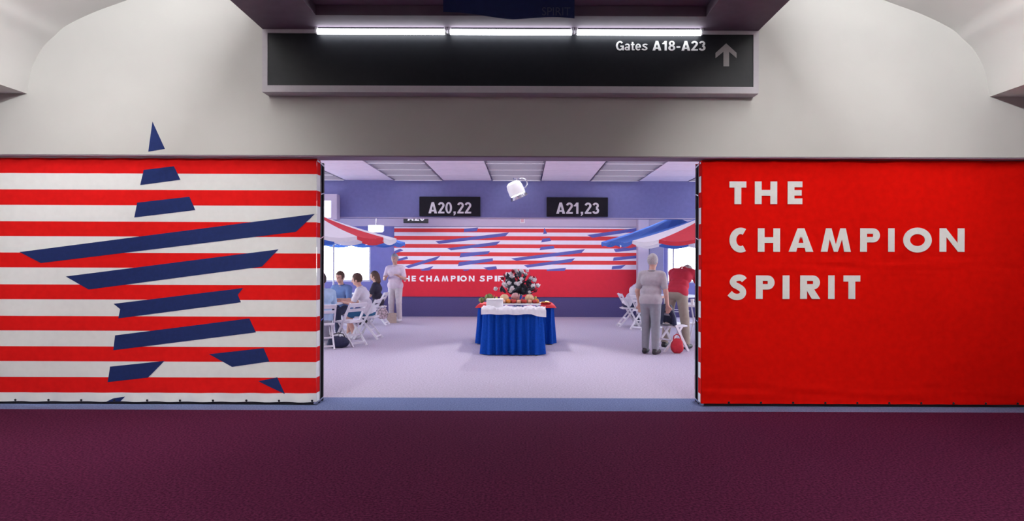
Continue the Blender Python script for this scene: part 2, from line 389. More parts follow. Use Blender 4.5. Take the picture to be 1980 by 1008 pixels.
def make_troffer():
    t = empty('ceiling_light', (0,0,GC))
    w, d = TW/2-.015, .967/2-.012
    h = MB()
    h.box((-w,-d,0),(-w+.025,d,.13)); h.box((w-.025,-d,0),(w,d,.13)); h.box((-w,-d,0),(w,-d+.02,.13)); h.box((-w,d-.02,0),(w,d,.13)); h.build('housing', 'louver', t)
    MB().box((-w+.026,-d+.021,.10),(w-.026,d-.021,.12)).build('lamp_panel', 'lamp_panel', t)
    l = MB()
    for k in range(12):
        y = -d+.02+(k+.5)*(2*d-.04)/12; l.box((-w+.026,y-.004,.004),(w-.026,y+.004,.055))
    l.build('louver', 'louver', t)
    MB().box((-w,d-.055,-.012),(w,d-.02,0.003)).build('end_trim', 'chair_white', t)
    return t
for c in range(-6, 7):
    cx = T0 + TW/2 + c*TW
    if not -7.9 < cx-TW/2 or not cx+TW/2 < 7.9: continue
    for r, y1 in enumerate(rows):
        if y1-.967 < YW1-.1: continue
        if c % 2 == 0 and abs(c) <= 4:
            if proto is None: proto = o = make_troffer()
            else: o = copy_tree(proto)
            o.location = (cx, y1-.4835, GC)
            prop(o, f'louvred ceiling light in the {coln[c//2]} row, {ordn[r]} from the blue bulkhead', 'ceiling light', 'louvred lights in the gate lounge ceiling')
        else:
            link('ceiling_tile', tile_me, ceil2, (cx, y1-.4835, GC))
struct('ceiling.002', MB().box((-8.0,YB+.25,3.0),(8.0,YF,3.1)), 'lilac')
struct('wall_bulkhead', MB().box((-8.0,YB,2.61),(8.0,YB+.25,3.7)), 'bulkhead')
struct('trim_4', MB().box((-8.0,YB-.012,2.60),(8.0,YB+.25,2.622)), 'lilac')
# far wall with two window bands
WL1, WR0, WZ0, WZ1 = -4.33, 4.10, 0.98, 2.34
struct('wall_far', MB().box((WL1,YF,0),(WR0,YF+.2,3.1)), 'blue_wall')
struct('wall_far.001', MB().box((-8.2,YF,0),(WL1,YF+.2,WZ0)), 'blue_wall')
struct('wall_far.002', MB().box((-8.2,YF,WZ1),(WL1,YF+.2,3.1)), 'blue_wall')
struct('wall_far.003', MB().box((WR0,YF,0),(8.2,YF+.2,WZ0)), 'blue_wall')
struct('wall_far.004', MB().box((WR0,YF,WZ1),(8.2,YF+.2,3.1)), 'blue_wall')
struct('trim_5', MB().box((-8.0,YF-.03,2.56),(8.0,YF,3.0)), 'lilac')
struct('baseboard_far', MB().box((-8.0,YF-.035,0),(8.0,YF,.575)), 'base_blue')
for i, (a, b) in enumerate(((-8.0, WL1), (WR0, 8.0))):
    wn = empty(f'window_{i+1}', ((a+b)/2, YF+.1, WZ0), kind='structure')
    n = 2
    for (p, q) in (((a,YF+.04,WZ0),(b,YF+.14,WZ0+.05)), ((a,YF+.04,WZ1-.05),(b,YF+.14,WZ1))):
        MB().box(p, q).build('window_rail', 'frame_alu', wn, world=True)
    for k in range(n+1):
        x = a + (b-a)*k/n; x = min(max(x, a+.025), b-.025)
        MB().box((x-.025,YF+.04,WZ0+.05),(x+.025,YF+.14,WZ1-.05)).build('mullion', 'frame_alu', wn, world=True)
    for k in range(n):
        xa = a+(b-a)*k/n+.025; xb = a+(b-a)*(k+1)/n-.025
        MB().box((xa,YF+.085,WZ0+.05),(xb,YF+.093,WZ1-.05)).build('window_pane', 'glass', wn, world=True)
struct('ground_outside', MB().box((-90,-40,-1.2),(90,140,-1.0)), 'apron')
cl = W(1233,520,19.4).x; cr = W(1254,520,19.4).x
struct('pillar', MB().box((cl,19.36,0),(cr,19.66,3.0), .012), 'lilac')
cl = W(1256,520,19.5).x; cr = W(1284,520,19.5).x
struct('trim_6', MB().box((cl,19.56,.575),(cr,19.665,2.56), .01), mat('greyblue_panel', (0.30, 0.29, 0.46), 0.8, var=0.04))

# ------------------------------------------------------------------ fabric display walls
YP, YPB = 7.61, 7.91
PZ0, PZ1 = 0.035, 2.71
def yline(c): return W(607, c/1.7375+220, YP).z
SB = [PZ1] + [yline(c) for c in (203,258,310,365,415,470,520,577,627,683,732,785,835,888,940)] + [PZ0]
def wrinkle_l(x, z):
    d = .0035*noise.noise((x*.9, z*.7, 3.1)) + .002*noise.noise((x*2.1, z*5, 8.0))
    d += .018*math.exp(-(z-PZ0)/.10)*math.sin(x*17.4)+.016*math.exp(-(z-PZ0)/.2)*noise.noise((x*4+z*7, z*5-x*3, 2))
    e = max(0, PZ1 - z)
    d += .018*math.exp(-e/.18)*math.sin((x*1.0-z*1.6)*20)*(.5+.5*noise.noise((x*1.2, 0, 1)))
    return d
def wrinkle_r(x, z):
    d = .0035*noise.noise((x*.9, z*.7, 13.1)) + .0035*noise.noise((x*.8, z*11, 4.0))
    d += .014*math.exp(-((z-1.56)/.10)**2)*noise.noise((x*1.6, z*26, 7))*1.6
    d += .014*math.exp(-((z-.16)/.10)**2)*noise.noise((x*1.3+z*2, z*22, 2))*1.4
    d += .004*math.exp(-(z-PZ0)/.07)*math.sin(x*17.4)
    d += .026*math.exp(-max(0, PZ1-z)/.2)*noise.noise((x*2.2+z*3, z*6-x*3, 5))
    return d
# ---- striped display wall
PLX1 = W(612, 540, YP).x; PLX0 = -7.9
dl = empty('display_wall', ((PLX0+PLX1)/2, YP+.15, 0), label='red and white striped fabric display wall with a slashed blue star', cat='display wall')
nx = 170
for k in range(16):
    za, zb = SB[k], SB[k+1]
    m = 'stripe_red' if k % 2 == 0 else 'stripe_white'
    MB().grid(nx, 5, lambda u, v: (PLX0+(PLX1-PLX0)*u, YP-wrinkle_l(PLX0+(PLX1-PLX0)*u, zb+(za-zb)*v), zb+(za-zb)*v)).build('stripe', m, dl, world=True, sharp=80)
    MB().grid(3, 2, lambda u, v: (PLX1+.001-.006*math.sin(u*3.1), YP+u*.13-wrinkle_l(PLX1, zb+(za-zb)*v)*(1-u), zb+(za-zb)*v)).build('side_stripe', m, dl, world=True, sharp=80)
def bar_piece(Lp, Rp, parent, m, Y, fn, off=.004, nu=46, nm='star_slash'):
    """a slash of the star: lofted between its left edge and its right edge (pixel points, top to bottom)"""
    Lp = [W(x, y, Y) for x, y in Lp]; Rp = [W(x, y, Y) for x, y in Rp]; n = len(Lp)-1
    def f(u, v):
        t = v*n; i = min(int(t), n-1); g = t-i
        a = Lp[i].lerp(Lp[i+1], g); b = Rp[i].lerp(Rp[i+1], g); p = a.lerp(b, u)
        return (p.x, Y-off-fn(p.x, p.z), p.z)
    return MB().grid(nu, 4*n, lambda u, v: f(u, 1-v)).build(nm, m, parent, world=True, sharp=80)
def c6(*p): return [(x/1.7375, y/1.7375+220) for x, y in p]
slashes = [
    (((483,189),(472,240)), ((585,177),(607,222))), (((462,299),(452,349)), ((637,279),(657,324))),
    (((66,465),(138,502)), ((1058,337),(995,397))), (((221,547),(298,591)), ((936,456),(880,514))),
    (((382,639),(404,657),(398,688)), ((817,586),(799,609),(810,634))), (((387,745),(381,795)), ((838,688),(860,735))),
    (((370,850),(363,902)), ((553,831),(497,887))), (((703,808),(780,851)), ((886,788),(905,833))),
    (((868,899),(955,942)), ((932,886),(956,941))), (((380,957),(360,967)), ((420,951),(402,968)))]
for a, b in slashes: bar_piece(c6(*a), c6(*b), dl, 'star_blue', YP, wrinkle_l)
# top point of the star, stuck on the wall above
tp = [W(x, y, YW0) for x, y in ((287,293.5),(319,288),(295,235.5))]
cen = Vector((sum(p.x for p in tp)/3, YW0-.004, tp[0].z))
st = MB().prism([(p.x-cen.x, p.z-cen.z) for p in tp], 0, .0035).build('star_tip', 'star_blue', smooth=False)
st.location = cen
prop(st, 'blue triangular star point fixed to the white wall above the striped fabric', 'wall decoration')

def frame_parts(par, x_end, x_far, sgn):
    """black folding frame behind the cloth; sgn = +1 when the open end faces +x"""
    xs = x_end - sgn*.022
    for (y, nm) in ((YP+.16, 'end_post'), (YPB-.02, 'end_post')):
        MB().box((xs-.02,y-.02,.0),(xs+.02,y+.02,PZ1-.01), .004).build(nm, 'black_metal', par, world=True)
    MB().box((xs-.006,YP+.14,.02),(xs+.006,YPB-.01,PZ1-.02)).build('end_panel', 'black_metal', par, world=True)
    MB().bar((xs+sgn*.006,YP+.01,PZ1-.012),(xs+sgn*.006,YPB-.005,PZ1-.045),.03,.02).build('corner_cap', 'chrome', par, world=True)
    MB().bar((xs+sgn*.006,YP+.01,.020),(xs+sgn*.006,YPB-.005,.035),.03,.02).build('corner_cap', 'chrome', par, world=True)
    for z in (2.33, 1.84, .92):
        MB().bar((xs+sgn*.028,YP+.12,z),(xs+sgn*.028,YP+.24,z+.025),.012).build('clip', 'chrome', par, world=True)
    MB().box((min(xs,x_far),YP+.03,.0),(max(xs,x_far),YP+.10,.034), .006).build('bottom_rail', 'black_metal', par, world=True)
    MB().box((min(xs,x_far),YP+.03,PZ1-.035),(max(xs,x_far),YP+.07,PZ1-.004), .004).build('top_rail', 'black_metal', par, world=True)
    MB().box((min(xs,x_far),YPB-.04,.0),(max(xs,x_far),YPB-.005,.034), .006).build('bottom_rail', 'black_metal', par, world=True)
frame_parts(dl, PLX1, PLX0, 1)
gro = MB().lathe([(.0,-.004),(.011,-.004),(.013,0),(.011,.004),(.0,.004)], 10, mtx=Matrix.Rotation(R(90),4,'X')).mesh('grommet', 'black_metal')
for k in range(15):
    x = PLX1-.045-.362*k
    o = link('grommet', gro, dl, Vector((x, YP-.006-wrinkle_l(x, PZ0+.012), PZ0+.014))-dl.location)
# back cloth, seen dimly through the front
for k in range(4):
    x = PLX1-.25-.81*2*k
    MB().box((x-.02,YP+.02,PZ0),(x+.02,YP+.06,PZ1-.02)).build('frame_upright', 'black_metal', dl, world=True)

# ---- red display wall with the slogan
PRX0 = W(1357, 540, YP).x; PRX1 = 7.9
dr = empty('display_wall', ((PRX0+PRX1)/2, YP+.15, 0), label='plain red fabric display wall with white slogan lettering', cat='display wall')
MB().grid(210, 90, lambda u, v: (PRX0+(PRX1-PRX0)*u, YP-wrinkle_r(PRX0+(PRX1-PRX0)*u, PZ0+(PZ1-PZ0)*v), PZ0+(PZ1-PZ0)*v)).build('front_cloth', 'red_cloth', dr, world=True, sharp=80)
for k in range(16):
    za, zb = SB[k], SB[k+1]
    m = 'stripe_red' if k % 2 == 0 else 'stripe_white'
    MB().grid(2, 2, lambda u, v: (PRX0-.001+.004*math.sin(u*3.1), YP+.035+u*.10, zb+(za-zb)*v)).build('side_stripe', m, dr, world=True)
    MB().grid(20, 1, lambda u, v: (PRX1+(PRX0-PRX1)*u, YPB, zb+(za-zb)*v)).build('back_stripe', m, dr, world=True)
MB().grid(2, 20, lambda u, v: (PRX0-.002, YP+u*.036, PZ0+(PZ1-PZ0)*v)).build('side_hem', 'red_cloth', dr, world=True)
frame_parts(dr, PRX0, PRX1, -1)
for k in range(7):
    x = W(1508, 540, YP).x + .812*k
    MB().box((x-.022,YP+.02,PZ0),(x+.022,YP+.05,PZ1-.02)).build('frame_upright', 'black_metal', dr, world=True)
for z in (.92, 1.84):
    MB().box((PRX0+.05,YP+.02,z-.018),(PRX1,YP+.045,z+.018)).build('frame_crossbar', 'black_metal', dr, world=True)
for k in range(15):
    x = PRX0+.30+.352*k
    link('grommet', gro, dr, Vector((x, YP-.006-wrinkle_r(x, PZ0+.012), PZ0+.014))-dr.location)
lines = [((121,208), (('T',158,222),('H',255,340),('E',380,436))),
         ((300,390), (('C',158,227),('H',266,351),('A',384,478),('M',507,621),('P',657,732),('I',764,788),('O',823,928),('N',960,1055))),
         ((480,570), (('S',155,221),('P',259,330),('I',361,387),('R',428,503),('I',535,559),('T',593,657)))]
for (ya, yb), ls in lines:
    for ch, xa, xb in ls:
        p = W(1330+xa/1.977, 290+ya/1.977, YP); q = W(1330+xb/1.977, 290+yb/1.977, YP)
        letter(ch, p.x, q.x, q.z, p.z, lambda x, z: YP-.0125, dr, 'letter_white', 26/1.977*YP/F)

# ------------------------------------------------------------------ overhead gate sign
YS = 7.29
a = W(507,57.5,YS); b = W(1467,181,YS)
X0, X1, Z1, Z0 = a.x, b.x, SZ-.004, b.z
sg = empty('overhead_sign', ((X0+X1)/2, YS+.1, Z0), label='long black overhead gates sign in a pale grey box', cat='sign')
t = .056
for p, q in (((X0,YS,Z0),(X1,YW0-.003,Z0+t*1.25)), ((X0,YS,Z1-t*.7),(X1,YW0-.003,Z1)), ((X0,YS,Z0+t*1.25),(X0+t,YW0-.003,Z1-t*.7)), ((X1-t,YS,Z0+t*1.25),(X1,YW0-.003,Z1-t*.7))):
    MB().box(p, q).build('sign_frame', 'sign_frame', sg, world=True)
MB().box((X0+t,YS+.012,Z0+t*1.25),(X1-t,YS+.05,Z1-t*.7)).build('sign_face', 'sign_black', sg, world=True)
def ztop(px, py): return W(px, py, YS+.01)
def words_on(s, xa, xb, ya, yb, Y, par, m, bold, nm='lettering'):
    p = W(xa, ya, Y); q = W(xb, yb, Y)
    if s == 'SPIRIT': return text_mesh(s, p.x, q.x, q.z, p.z, Y, bold).build(nm, m, par, world=True, smooth=False)
    gl = [grot(c) for c in s]; gap = .065; tot = sum(g[1] for g in gl)+gap*(len(s)-1); h = p.z-q.z; kx_ = (q.x-p.x)/tot; x = p.x
    for polys, wd in gl:
        mb = MB()
        for gi, pg in enumerate(polys):
            pts = [(x+a*kx_, q.z+b*h) for a, b in pg]
            if sum(pts[i][0]*pts[(i+1) % len(pts)][1]-pts[(i+1) % len(pts)][0]*pts[i][1] for i in range(len(pts))) < 0: pts.reverse()
            mb.prism(pts, Y-.0004*(gi % 5), Y+.004)
        mb.build('letter', m, par, world=True, smooth=False); x += (wd+gap)*kx_
k = 320/1980
words_on('Gates', 1160+192*k, 1160+568*k, 60+122*k, 60+232*k, YS+.009, sg, 'sign_white', .018)
words_on('A18-A23', 1160+630*k, 1160+1265*k, 60+118*k, 60+235*k, YS+.009, sg, 'sign_white', .018)
ar = [(1510,148),(1635,262),(1635,325),(1545,248),(1545,422),(1478,422),(1478,248),(1383,325),(1383,262)]
pp = [W(1160+x*k, 60+y*k, YS+.01) for x, y in ar]
MB().prism([(p.x, p.z) for p in reversed(pp)], YS+.008, YS+.012).build('arrow', 'sign_grey', sg, world=True, smooth=False)

# tube lights along the top of the sign
for i, (xa, xb) in enumerate(((612,862),(869,1107),(1114,1357))):
    Y = 7.24; p = W(xa, 62.3, Y); q = W(xb, 62.3, Y); z = W(985, 62.3, Y).z
    t_ = empty('tube_light', ((p.x+q.x)/2, Y, z), label=('left','middle','right')[i]+' fluorescent tube of the three along the top of the overhead sign', cat='tube light', group='fluorescent tubes above the overhead sign')
    MB().tube([(p.x+.01,Y,z),(q.x-.01,Y,z)], .030, 12).build('tube', 'tube', t_, world=True)
    for x in (p.x, q.x):
        MB().box((x-.014,Y-.02,z-.02),(x+.014,Y+.02,SZ), .003).build('lamp_holder', 'tube_dim', t_, world=True)
    MB().tube([(p.x+.05,Y-.03,z+.056),(q.x-.04,Y-.03,z+.056)], .008, 8).build('lamp_strip', 'tube', t_, world=True)
    MB().box((p.x+.02,Y-.01,z+.031),(q.x-.02,Y+.03,z+.040)).build('reflector', 'sign_black', t_, world=True)
# dark blue banner hanging in the recess
Yb = 6.60
p = W(857, 2, Yb); q = W(1111, 36, Yb)
bn = empty('hanging_banner', ((p.x+q.x)/2, Yb, q.z), label='dark blue banner hanging from the soffit above the tube lights', cat='banner')
def bfun(u, v):
    x = p.x+(q.x-p.x)*u; zb = q.z + .06*max(0, 1-u*1.9) + .012*math.sin(u*9)
    return (x, Yb+.015*math.sin(u*7), zb+(SZ+.098-zb)*v)
MB().grid(30, 6, bfun).build('banner_cloth', 'banner_blue', bn, world=True)
words_on('SPIRIT', 1048, 1103, 14, 30, Yb-.02, bn, 'banner_text', .0)

# ------------------------------------------------------------------ far mural
YM = YF-.06
kx = 1/3.808
def c4(*P): return [(740+x*kx, 420+y*kx) for x, y in P]
ml = W(762, 520, YM).x; mr_ = W(1233, 520, YM).x
mu = empty('wall_banner', ((ml+mr_)/2, YM, .6), label='wide far wall banner of striped stars over a red slogan band', cat='banner')
def mz(c): return W(980, 420+c*kx, YM).z
mb_ = [mz(c) for c in (75,86,113,141,171,201,229,260,289,320,349,384,588)]
for i in range(12):
    m = 'mural_deep' if i == 11 else ('mural_white' if i % 2 == 0 else 'mural_red')
    MB().box((ml,YM,mb_[i+1]),(mr_,YM+.012,mb_[i])).build('slogan_band' if i == 11 else 'stripe', m, mu, world=True)
far_slashes = [
 (((600,86),(597,110)),((703,77),(693,104))), (((388,178),(415,197)),((930,113),(905,140))), (((475,230),(503,245)),((867,178),(835,207))),
 (((575,266),(565,298)),((790,250),(775,272))), (((562,332),(553,362)),((810,303),(812,325))), (((740,372),(780,392)),((835,362),(842,382))),
 (((275,388),(290,396)),((375,360),(345,393))), (((85,250),(90,270)),((130,233),(152,245))), (((100,312),(110,325)),((180,290),(187,308))),
 (((165,362),(190,376)),((428,283),(395,315))), (((1189,80),(1182,125)),((1191,80),(1211,121))), (((1175,160),(1167,187)),((1230,153),(1240,175))),
 (((1163,220),(1155,244)),((1258,212),(1265,232))), (((945,305),(985,322)),((1490,236),(1462,265))), (((1040,355),(1065,372)),((1417,303),(1388,332))),
 (((1205,386),(1210,397)),((1350,374),(1340,396))), (((1505,132),(1545,152)),((1876,79),(1876,103))), (((1610,190),(1640,207)),((1876,140),(1876,165))),
 (((1700,236),(1715,258)),((1876,217),(1876,240))), (((1700,298),(1695,322)),((1876,282),(1876,303))), (((1690,362),(1685,385)),((1790,352),(1755,380))),
 (((588,388),(600,396)),((640,384),(630,393)))]
for a, b in far_slashes: bar_piece(c4(*a), c4(*b), mu, 'mural_blue', YM, lambda x, z: 0, .004, 2)
def far_word(s, x0, x1, fr):
    tot = sum(fr); x = x0; sc_ = (x1-x0)/tot
    for ch, wd in zip(s, fr):
        pa = W(740+x*kx, 420+432*kx, YM); pb = W(740+(x+wd*.74*sc_)*kx, 420+474*kx, YM)
        letter(ch, pa.x, pb.x, pb.z, pa.z, lambda x_, z_: YM-.006, mu, 'letter_white', 11*kx*YM/F)
        x += wd*sc_
far_word('THE', 112, 255, (1.0,1.2,.9)); far_word('CHAMPION', 270, 690, (1.05,1.15,1.2,1.4,1.0,.45,1.3,1.15)); far_word('SPIRIT', 712, 990, (1.0,1.0,.45,1.05,.45,1.0))

# ------------------------------------------------------------------ gate number signs on the bulkhead
def gate_sign(xa, xb, ya, yb, txt, tx, Y, lab):
    p = W(xa, ya, Y); q = W(xb, yb, Y)
    g = empty('gate_sign', ((p.x+q.x)/2, Y+.03, q.z), label=lab, cat='sign')
    MB().box((p.x,Y,q.z),(q.x,Y+.06,p.z), .008).build('sign_plate', 'sign_black', g, world=True)
    words_on(txt, tx[0], tx[1], tx[2], tx[3], Y-.003, g, 'sign_white', .012)
    if Y > 17:
        for x in (p.x+.08, q.x-.08): MB().tube([(x,Y+.03,p.z-.01),(x,Y+.03,3.0)], .008).build('hanger', 'chrome', g, world=True)
kk = 1/2.538
gate_sign(600+535*kk, 600+834*kk, 300+204*kk, 300+301*kk, 'A20,22', (600+580*kk, 600+790*kk, 300+231*kk, 300+287*kk), YB-.062, 'black gate sign reading A20,22 on the blue bulkhead')
gate_sign(600+1160*kk, 600+1461*kk, 300+207*kk, 300+303*kk, 'A21,23', (600+1207*kk, 600+1418*kk, 300+233*kk, 300+289*kk), YB-.062, 'black gate sign reading A21,23 on the blue bulkhead')
gate_sign(780, 828, 409, 432, 'A20', (788, 821, 413, 427), 18.6, 'small dark gate sign half hidden under the bulkhead')
p = W(1005,422,YF-.03); q = W(1015,432,YF-.03)
o = empty('wall_plate', ((p.x+q.x)/2, YF-.03, q.z), label='tiny pale square plate on the far wall above the mural', cat='wall plate')
MB().box((p.x,YF-.055,q.z),(q.x,YF-.031,p.z), .004).build('plate', 'chair_white', o, world=True)
MB().box((p.x+.03,YF-.060,q.z+.03),(q.x-.03,YF-.056,p.z-.03)).build('plate_window', mat('plate_pink', (.7,.4,.45), .5, var=.02), o, world=True)

# lightbox at the left end of the bulkhead
p = W(560,375,16.2); q = W(651,425,16.2)
o = empty('lightbox', ((p.x+q.x)/2, 16.3, q.z), label='glowing white lightbox in a pale frame on the left of the bulkhead', cat='lightbox')
e = W(640,388,16.2); e2 = W(640,421,16.2)
for A_, B_ in (((p.x,16.2,e.z),(q.x,16.49,p.z)), ((p.x,16.2,q.z),(q.x,16.49,e2.z)), ((e.x,16.2,e2.z),(q.x,16.49,e.z)), ((p.x,16.2,e2.z),(p.x+.12,16.49,e.z))):
    MB().box(A_, B_).build('lightbox_frame', 'lilac', o, world=True)
MB().box((p.x+.12,16.26,e2.z),(e.x,16.30,e.z)).build('lit_panel', 'screen', o, world=True)
# drum lamp beyond the bulkhead
c = W(727, 442, 18.9)
o = empty('drum_lamp', (c.x, 18.9, c.z-.1), label='glowing white drum lamp hanging beside the far mural', cat='ceiling lamp')
MB().lathe([(.0,-.10),(.17,-.10),(.21,-.06),(.21,.08),(.0,.08)], 20, (c.x,18.9,c.z)).build('shade', 'screen', o, world=True)
MB().tube([(c.x,18.9,c.z+.08),(c.x,18.9,3.0)], .015).build('stem', 'chrome', o, world=True)

# spotlight hanging from the ceiling
c = W(997, 366, 16.0)
sl = empty('spotlight', (c.x, 16.0, 3.5), label='bright tilted metal spotlight hanging from the ceiling between the gate signs', cat='spotlight')
T = Matrix.Rotation(R(-24), 4, 'Y') @ Matrix.Rotation(R(8), 4, 'X')
MB().lathe([(.0,.19),(.10,.185),(.165,.14),(.185,.05),(.19,-.12),(.0,-.12)], 24, c, T).build('lamp_body', 'lamp_glow', sl, world=True)
MB().lathe([(.17,-.13),(.20,-.15),(.225,-.22),(.215,-.225),(.16,-.16)], 24, c, T).build('flange', 'chrome', sl, world=True)
MB().lathe([(.0,-.125),(.165,-.13),(.165,-.135),(.0,-.14)], 24, c, T).build('lens', 'tube', sl, world=True)
MB().tube([c+T.to_3x3()@Vector((.18+.13*math.sin(R(i*18)), 0, .06-.12*math.cos(R(180-i*18)))) for i in range(11)], .014, 8).build('handle', 'chrome', sl, world=True)
MB().tube([c+T.to_3x3()@Vector((0,0,.18)), (c.x+.02,16.0,3.42), (c.x+.02,16.0,3.5)], .022, 8).build('stem', 'chrome', sl, world=True)
MB().lathe([(.0,-.03),(.07,-.03),(.08,0),(.0,0)], 16, (c.x+.02,16.0,3.499)).build('mount_plate', 'chrome', sl, world=True)
ld = bpy.data.lights.new('spotlight_beam', 'SPOT'); ld.energy = 520; ld.spot_size = R(50); ld.spot_blend = .5; ld.shadow_soft_size = .12; ld.color = (1,.97,.93)
lo = bpy.data.objects.new('spotlight_beam', ld); C.objects.link(lo); lo.location = c+T.to_3x3()@Vector((0,0,-.25))
lo.rotation_euler = (Vector((-.15,12.4,.8))-lo.location).to_track_quat('-Z','Y').to_euler()
#PART2
# ------------------------------------------------------------------ white folding chairs
def make_chair():
    c = empty('folding_chair')
    for s in (-1, 1):
        y = .205*s
        MB().bar((-.235,y,.80),(.215,y,0.0),.026,.042).build('leg', 'chair_white', c)        # long leg, back top to front foot
        MB().bar((.10,y*.86,.44),(-.27,y*.86,0.0),.024,.038).build('leg', 'chair_white', c)   # rear leg
    st_ = MB().box((-.20,-.19,.430),(.215,.19,.462), .010).build('seat', 'chair_white', c)
    MB().box((-.16,-.155,.4615),(.18,.155,.472), .004).build('seat_pad', 'chair_white', st_)
    MB().bar((-.222,-.205,.765),(-.222,.205,.765),.022,.075,(-.49,0,.87)).build('back_rail', 'chair_white', c)
    MB().bar((-.165,-.205,.665),(-.165,.205,.665),.020,.055,(-.49,0,.87)).build('back_rail', 'chair_white', c)
    MB().bar((.165,-.205,.09),(.165,.205,.09),.020,.034).build('stretcher', 'chair_white', c)
    MB().bar((-.225,-.18,.06),(-.225,.18,.06),.020,.034).build('stretcher', 'chair_white', c)
    MB().bar((-.10,-.18,.20),(-.10,.18,.20),.018,.028).build('stretcher', 'chair_white', c)
    return c
chair0 = None
def chair(x, y, face, label, group='white folding chairs at the umbrella tables'):
    """face = heading in degrees the sitter looks (0 = right, 90 = away from us)"""
    global chair0
    if chair0 is None: chair0 = o = make_chair()
    else: o = copy_tree(chair0)
    o.location = (x, y, 0); o.rotation_euler = (0, 0, R(face))
    return prop(o, label, 'chair', group)

# ------------------------------------------------------------------ tables and umbrellas
def umbrella(x, y, Rad, rim, top, seq, k0, label, base_z=0.0):
    u = empty('umbrella', (x, y, 0), label=label, cat='umbrella', group='patio umbrellas in red, white and blue')
    MB().tube([(0,0,.05),(0,0,top+.04)], .022, 12).build('pole', 'pole_white', u)
    MB().lathe([(.0,0),(.24,0),(.25,.03),(.20,.06),(.05,.09),(.035,.22),(.0,.22)], 20).build('base', 'pole_white', u)
    MB().lathe([(.0,.0),(.035,.0),(.03,.04),(.012,.06),(.018,.085),(.0,.10)], 12, (0,0,top+.03)).build('finial', 'pole_white', u)
    n = 16; st = 2*math.pi/n
    for k in range(n):
        a0 = -k*st; a1 = -(k+1)*st
        p0 = Vector((math.cos(a0)*Rad, math.sin(a0)*Rad, rim)); p1 = Vector((math.cos(a1)*Rad, math.sin(a1)*Rad, rim)); ap = Vector((0,0,top))
        def cf(uu, v):
            a = ap.lerp(p0, max(v, .012)); b = ap.lerp(p1, max(v, .012)); p = a.lerp(b, uu)
            p.z -= .035*math.sin(math.pi*uu)*v + .10*math.sin(math.pi*v)*.35
            return p
        pn = MB().grid(4, 10, cf)
        m = {'W':'umb_white','R':'umb_red','B':'umb_blue'}[seq[(k+k0) % 4]]
        po = pn.build('canopy_panel', m, u, sharp=80)
        def vf(uu, v):
            q = p0.lerp(p1, uu); d = .06+.018*math.sin(math.pi*uu)
            return Vector((q.x*(1+.004*v), q.y*(1+.004*v), rim-.035*math.sin(math.pi*uu)-d*v))
        MB().grid(6, 2, vf).build('valance', m, po, sharp=80)
        MB().tube([(0,0,top-.03), Vector((math.cos(a0), math.sin(a0), 0))*Rad*.5+Vector((0,0,(top+rim)/2-.06)), p0-Vector((0,0,.02))], .008, 5).build('rib', 'pole_white', u)
    return u
def round_table(x, y, label, r=.62):
    t = empty('round_table', (x, y, 0), label=label, cat='table', group='round tables under the umbrellas')
    prof = [(.03,.715),(r-.01,.715),(r,.725),(r,.74),(r-.01,.748),(.03,.748)]
    MB().lathe(prof+[prof[0]], 36).build('tabletop', 'linen', t)
    for k in range(4):
        a = R(45+90*k); c_, s_ = math.cos(a), math.sin(a)
        MB().tube([(c_*.42,s_*.42,.716),(c_*.36,s_*.36,.4),(c_*.46,s_*.46,.0)], .016, 8).build('leg', 'pole_white', t)
    MB().tube([(math.cos(R(15*i))*.38, math.sin(R(15*i))*.38, .36) for i in range(25)], .010, 6).build('leg_ring', 'pole_white', t)
    return t
LT1 = (-4.22, 13.8); LT2 = (-4.78, 17.5); RT1 = (3.70, 13.70); RT2 = (3.76, 17.3)
umbrella(*LT1, 1.70, 2.03, 2.56, 'WRWB', 0, 'umbrella of red, white and blue panels nearest the striped wall end')
umbrella(*LT2, 1.80, 2.05, 2.62, 'BBBB', 0, 'blue umbrella behind, in front of the left window')
umbrella(*RT1, 1.78, 1.98, 2.54, 'WRWB', 0, 'umbrella of blue, white and red panels beside the red wall end')
umbrella(*RT2, 1.80, 2.07, 2.72, 'BBBB', 0, 'blue umbrella behind, in front of the right window')
round_table(*LT1, 'round white table under the umbrella behind the striped wall end')
round_table(*LT2, 'round white table by the left window')
round_table(*RT1, 'round white table under the umbrella behind the red wall end')
round_table(*RT2, 'round white table by the right window')

def toward(p, q): return math.degrees(math.atan2(q[1]-p[1], q[0]-p[0]))
P_L1 = (-3.62, 12.50); P_B = (-3.24, 12.98); P_L2 = (-3.16, 14.10); P_L3 = (-3.60, 17.15); P_L4 = (-3.85, 14.86)
P_R1 = (2.60, 16.95); P_R2 = (2.84, 16.20); P_R5 = (2.66, 12.38)
chair(*P_L1, toward(P_L1, LT1), 'white folding chair of the light blue shirted sitter by the striped wall')
chair(*P_B, toward(P_B, LT1)+8, 'empty white folding chair with a dark bag beneath it')
chair(*P_L2, 176, 'white folding chair under the sitter in teal shorts')
chair(*P_L3, 178, 'white folding chair under the dark haired sitter in black')
chair(*P_L4, toward(P_L4, LT1), 'white folding chair on the window side of the left umbrella table')
chair(*P_R1, 4, 'white folding chair under the sitter in the plain white shirt')
chair(*P_R2, 35, 'white folding chair under the sitter in the grey shirt')
chair(*P_R5, 22, 'white folding chair with a navy jacket over its back')

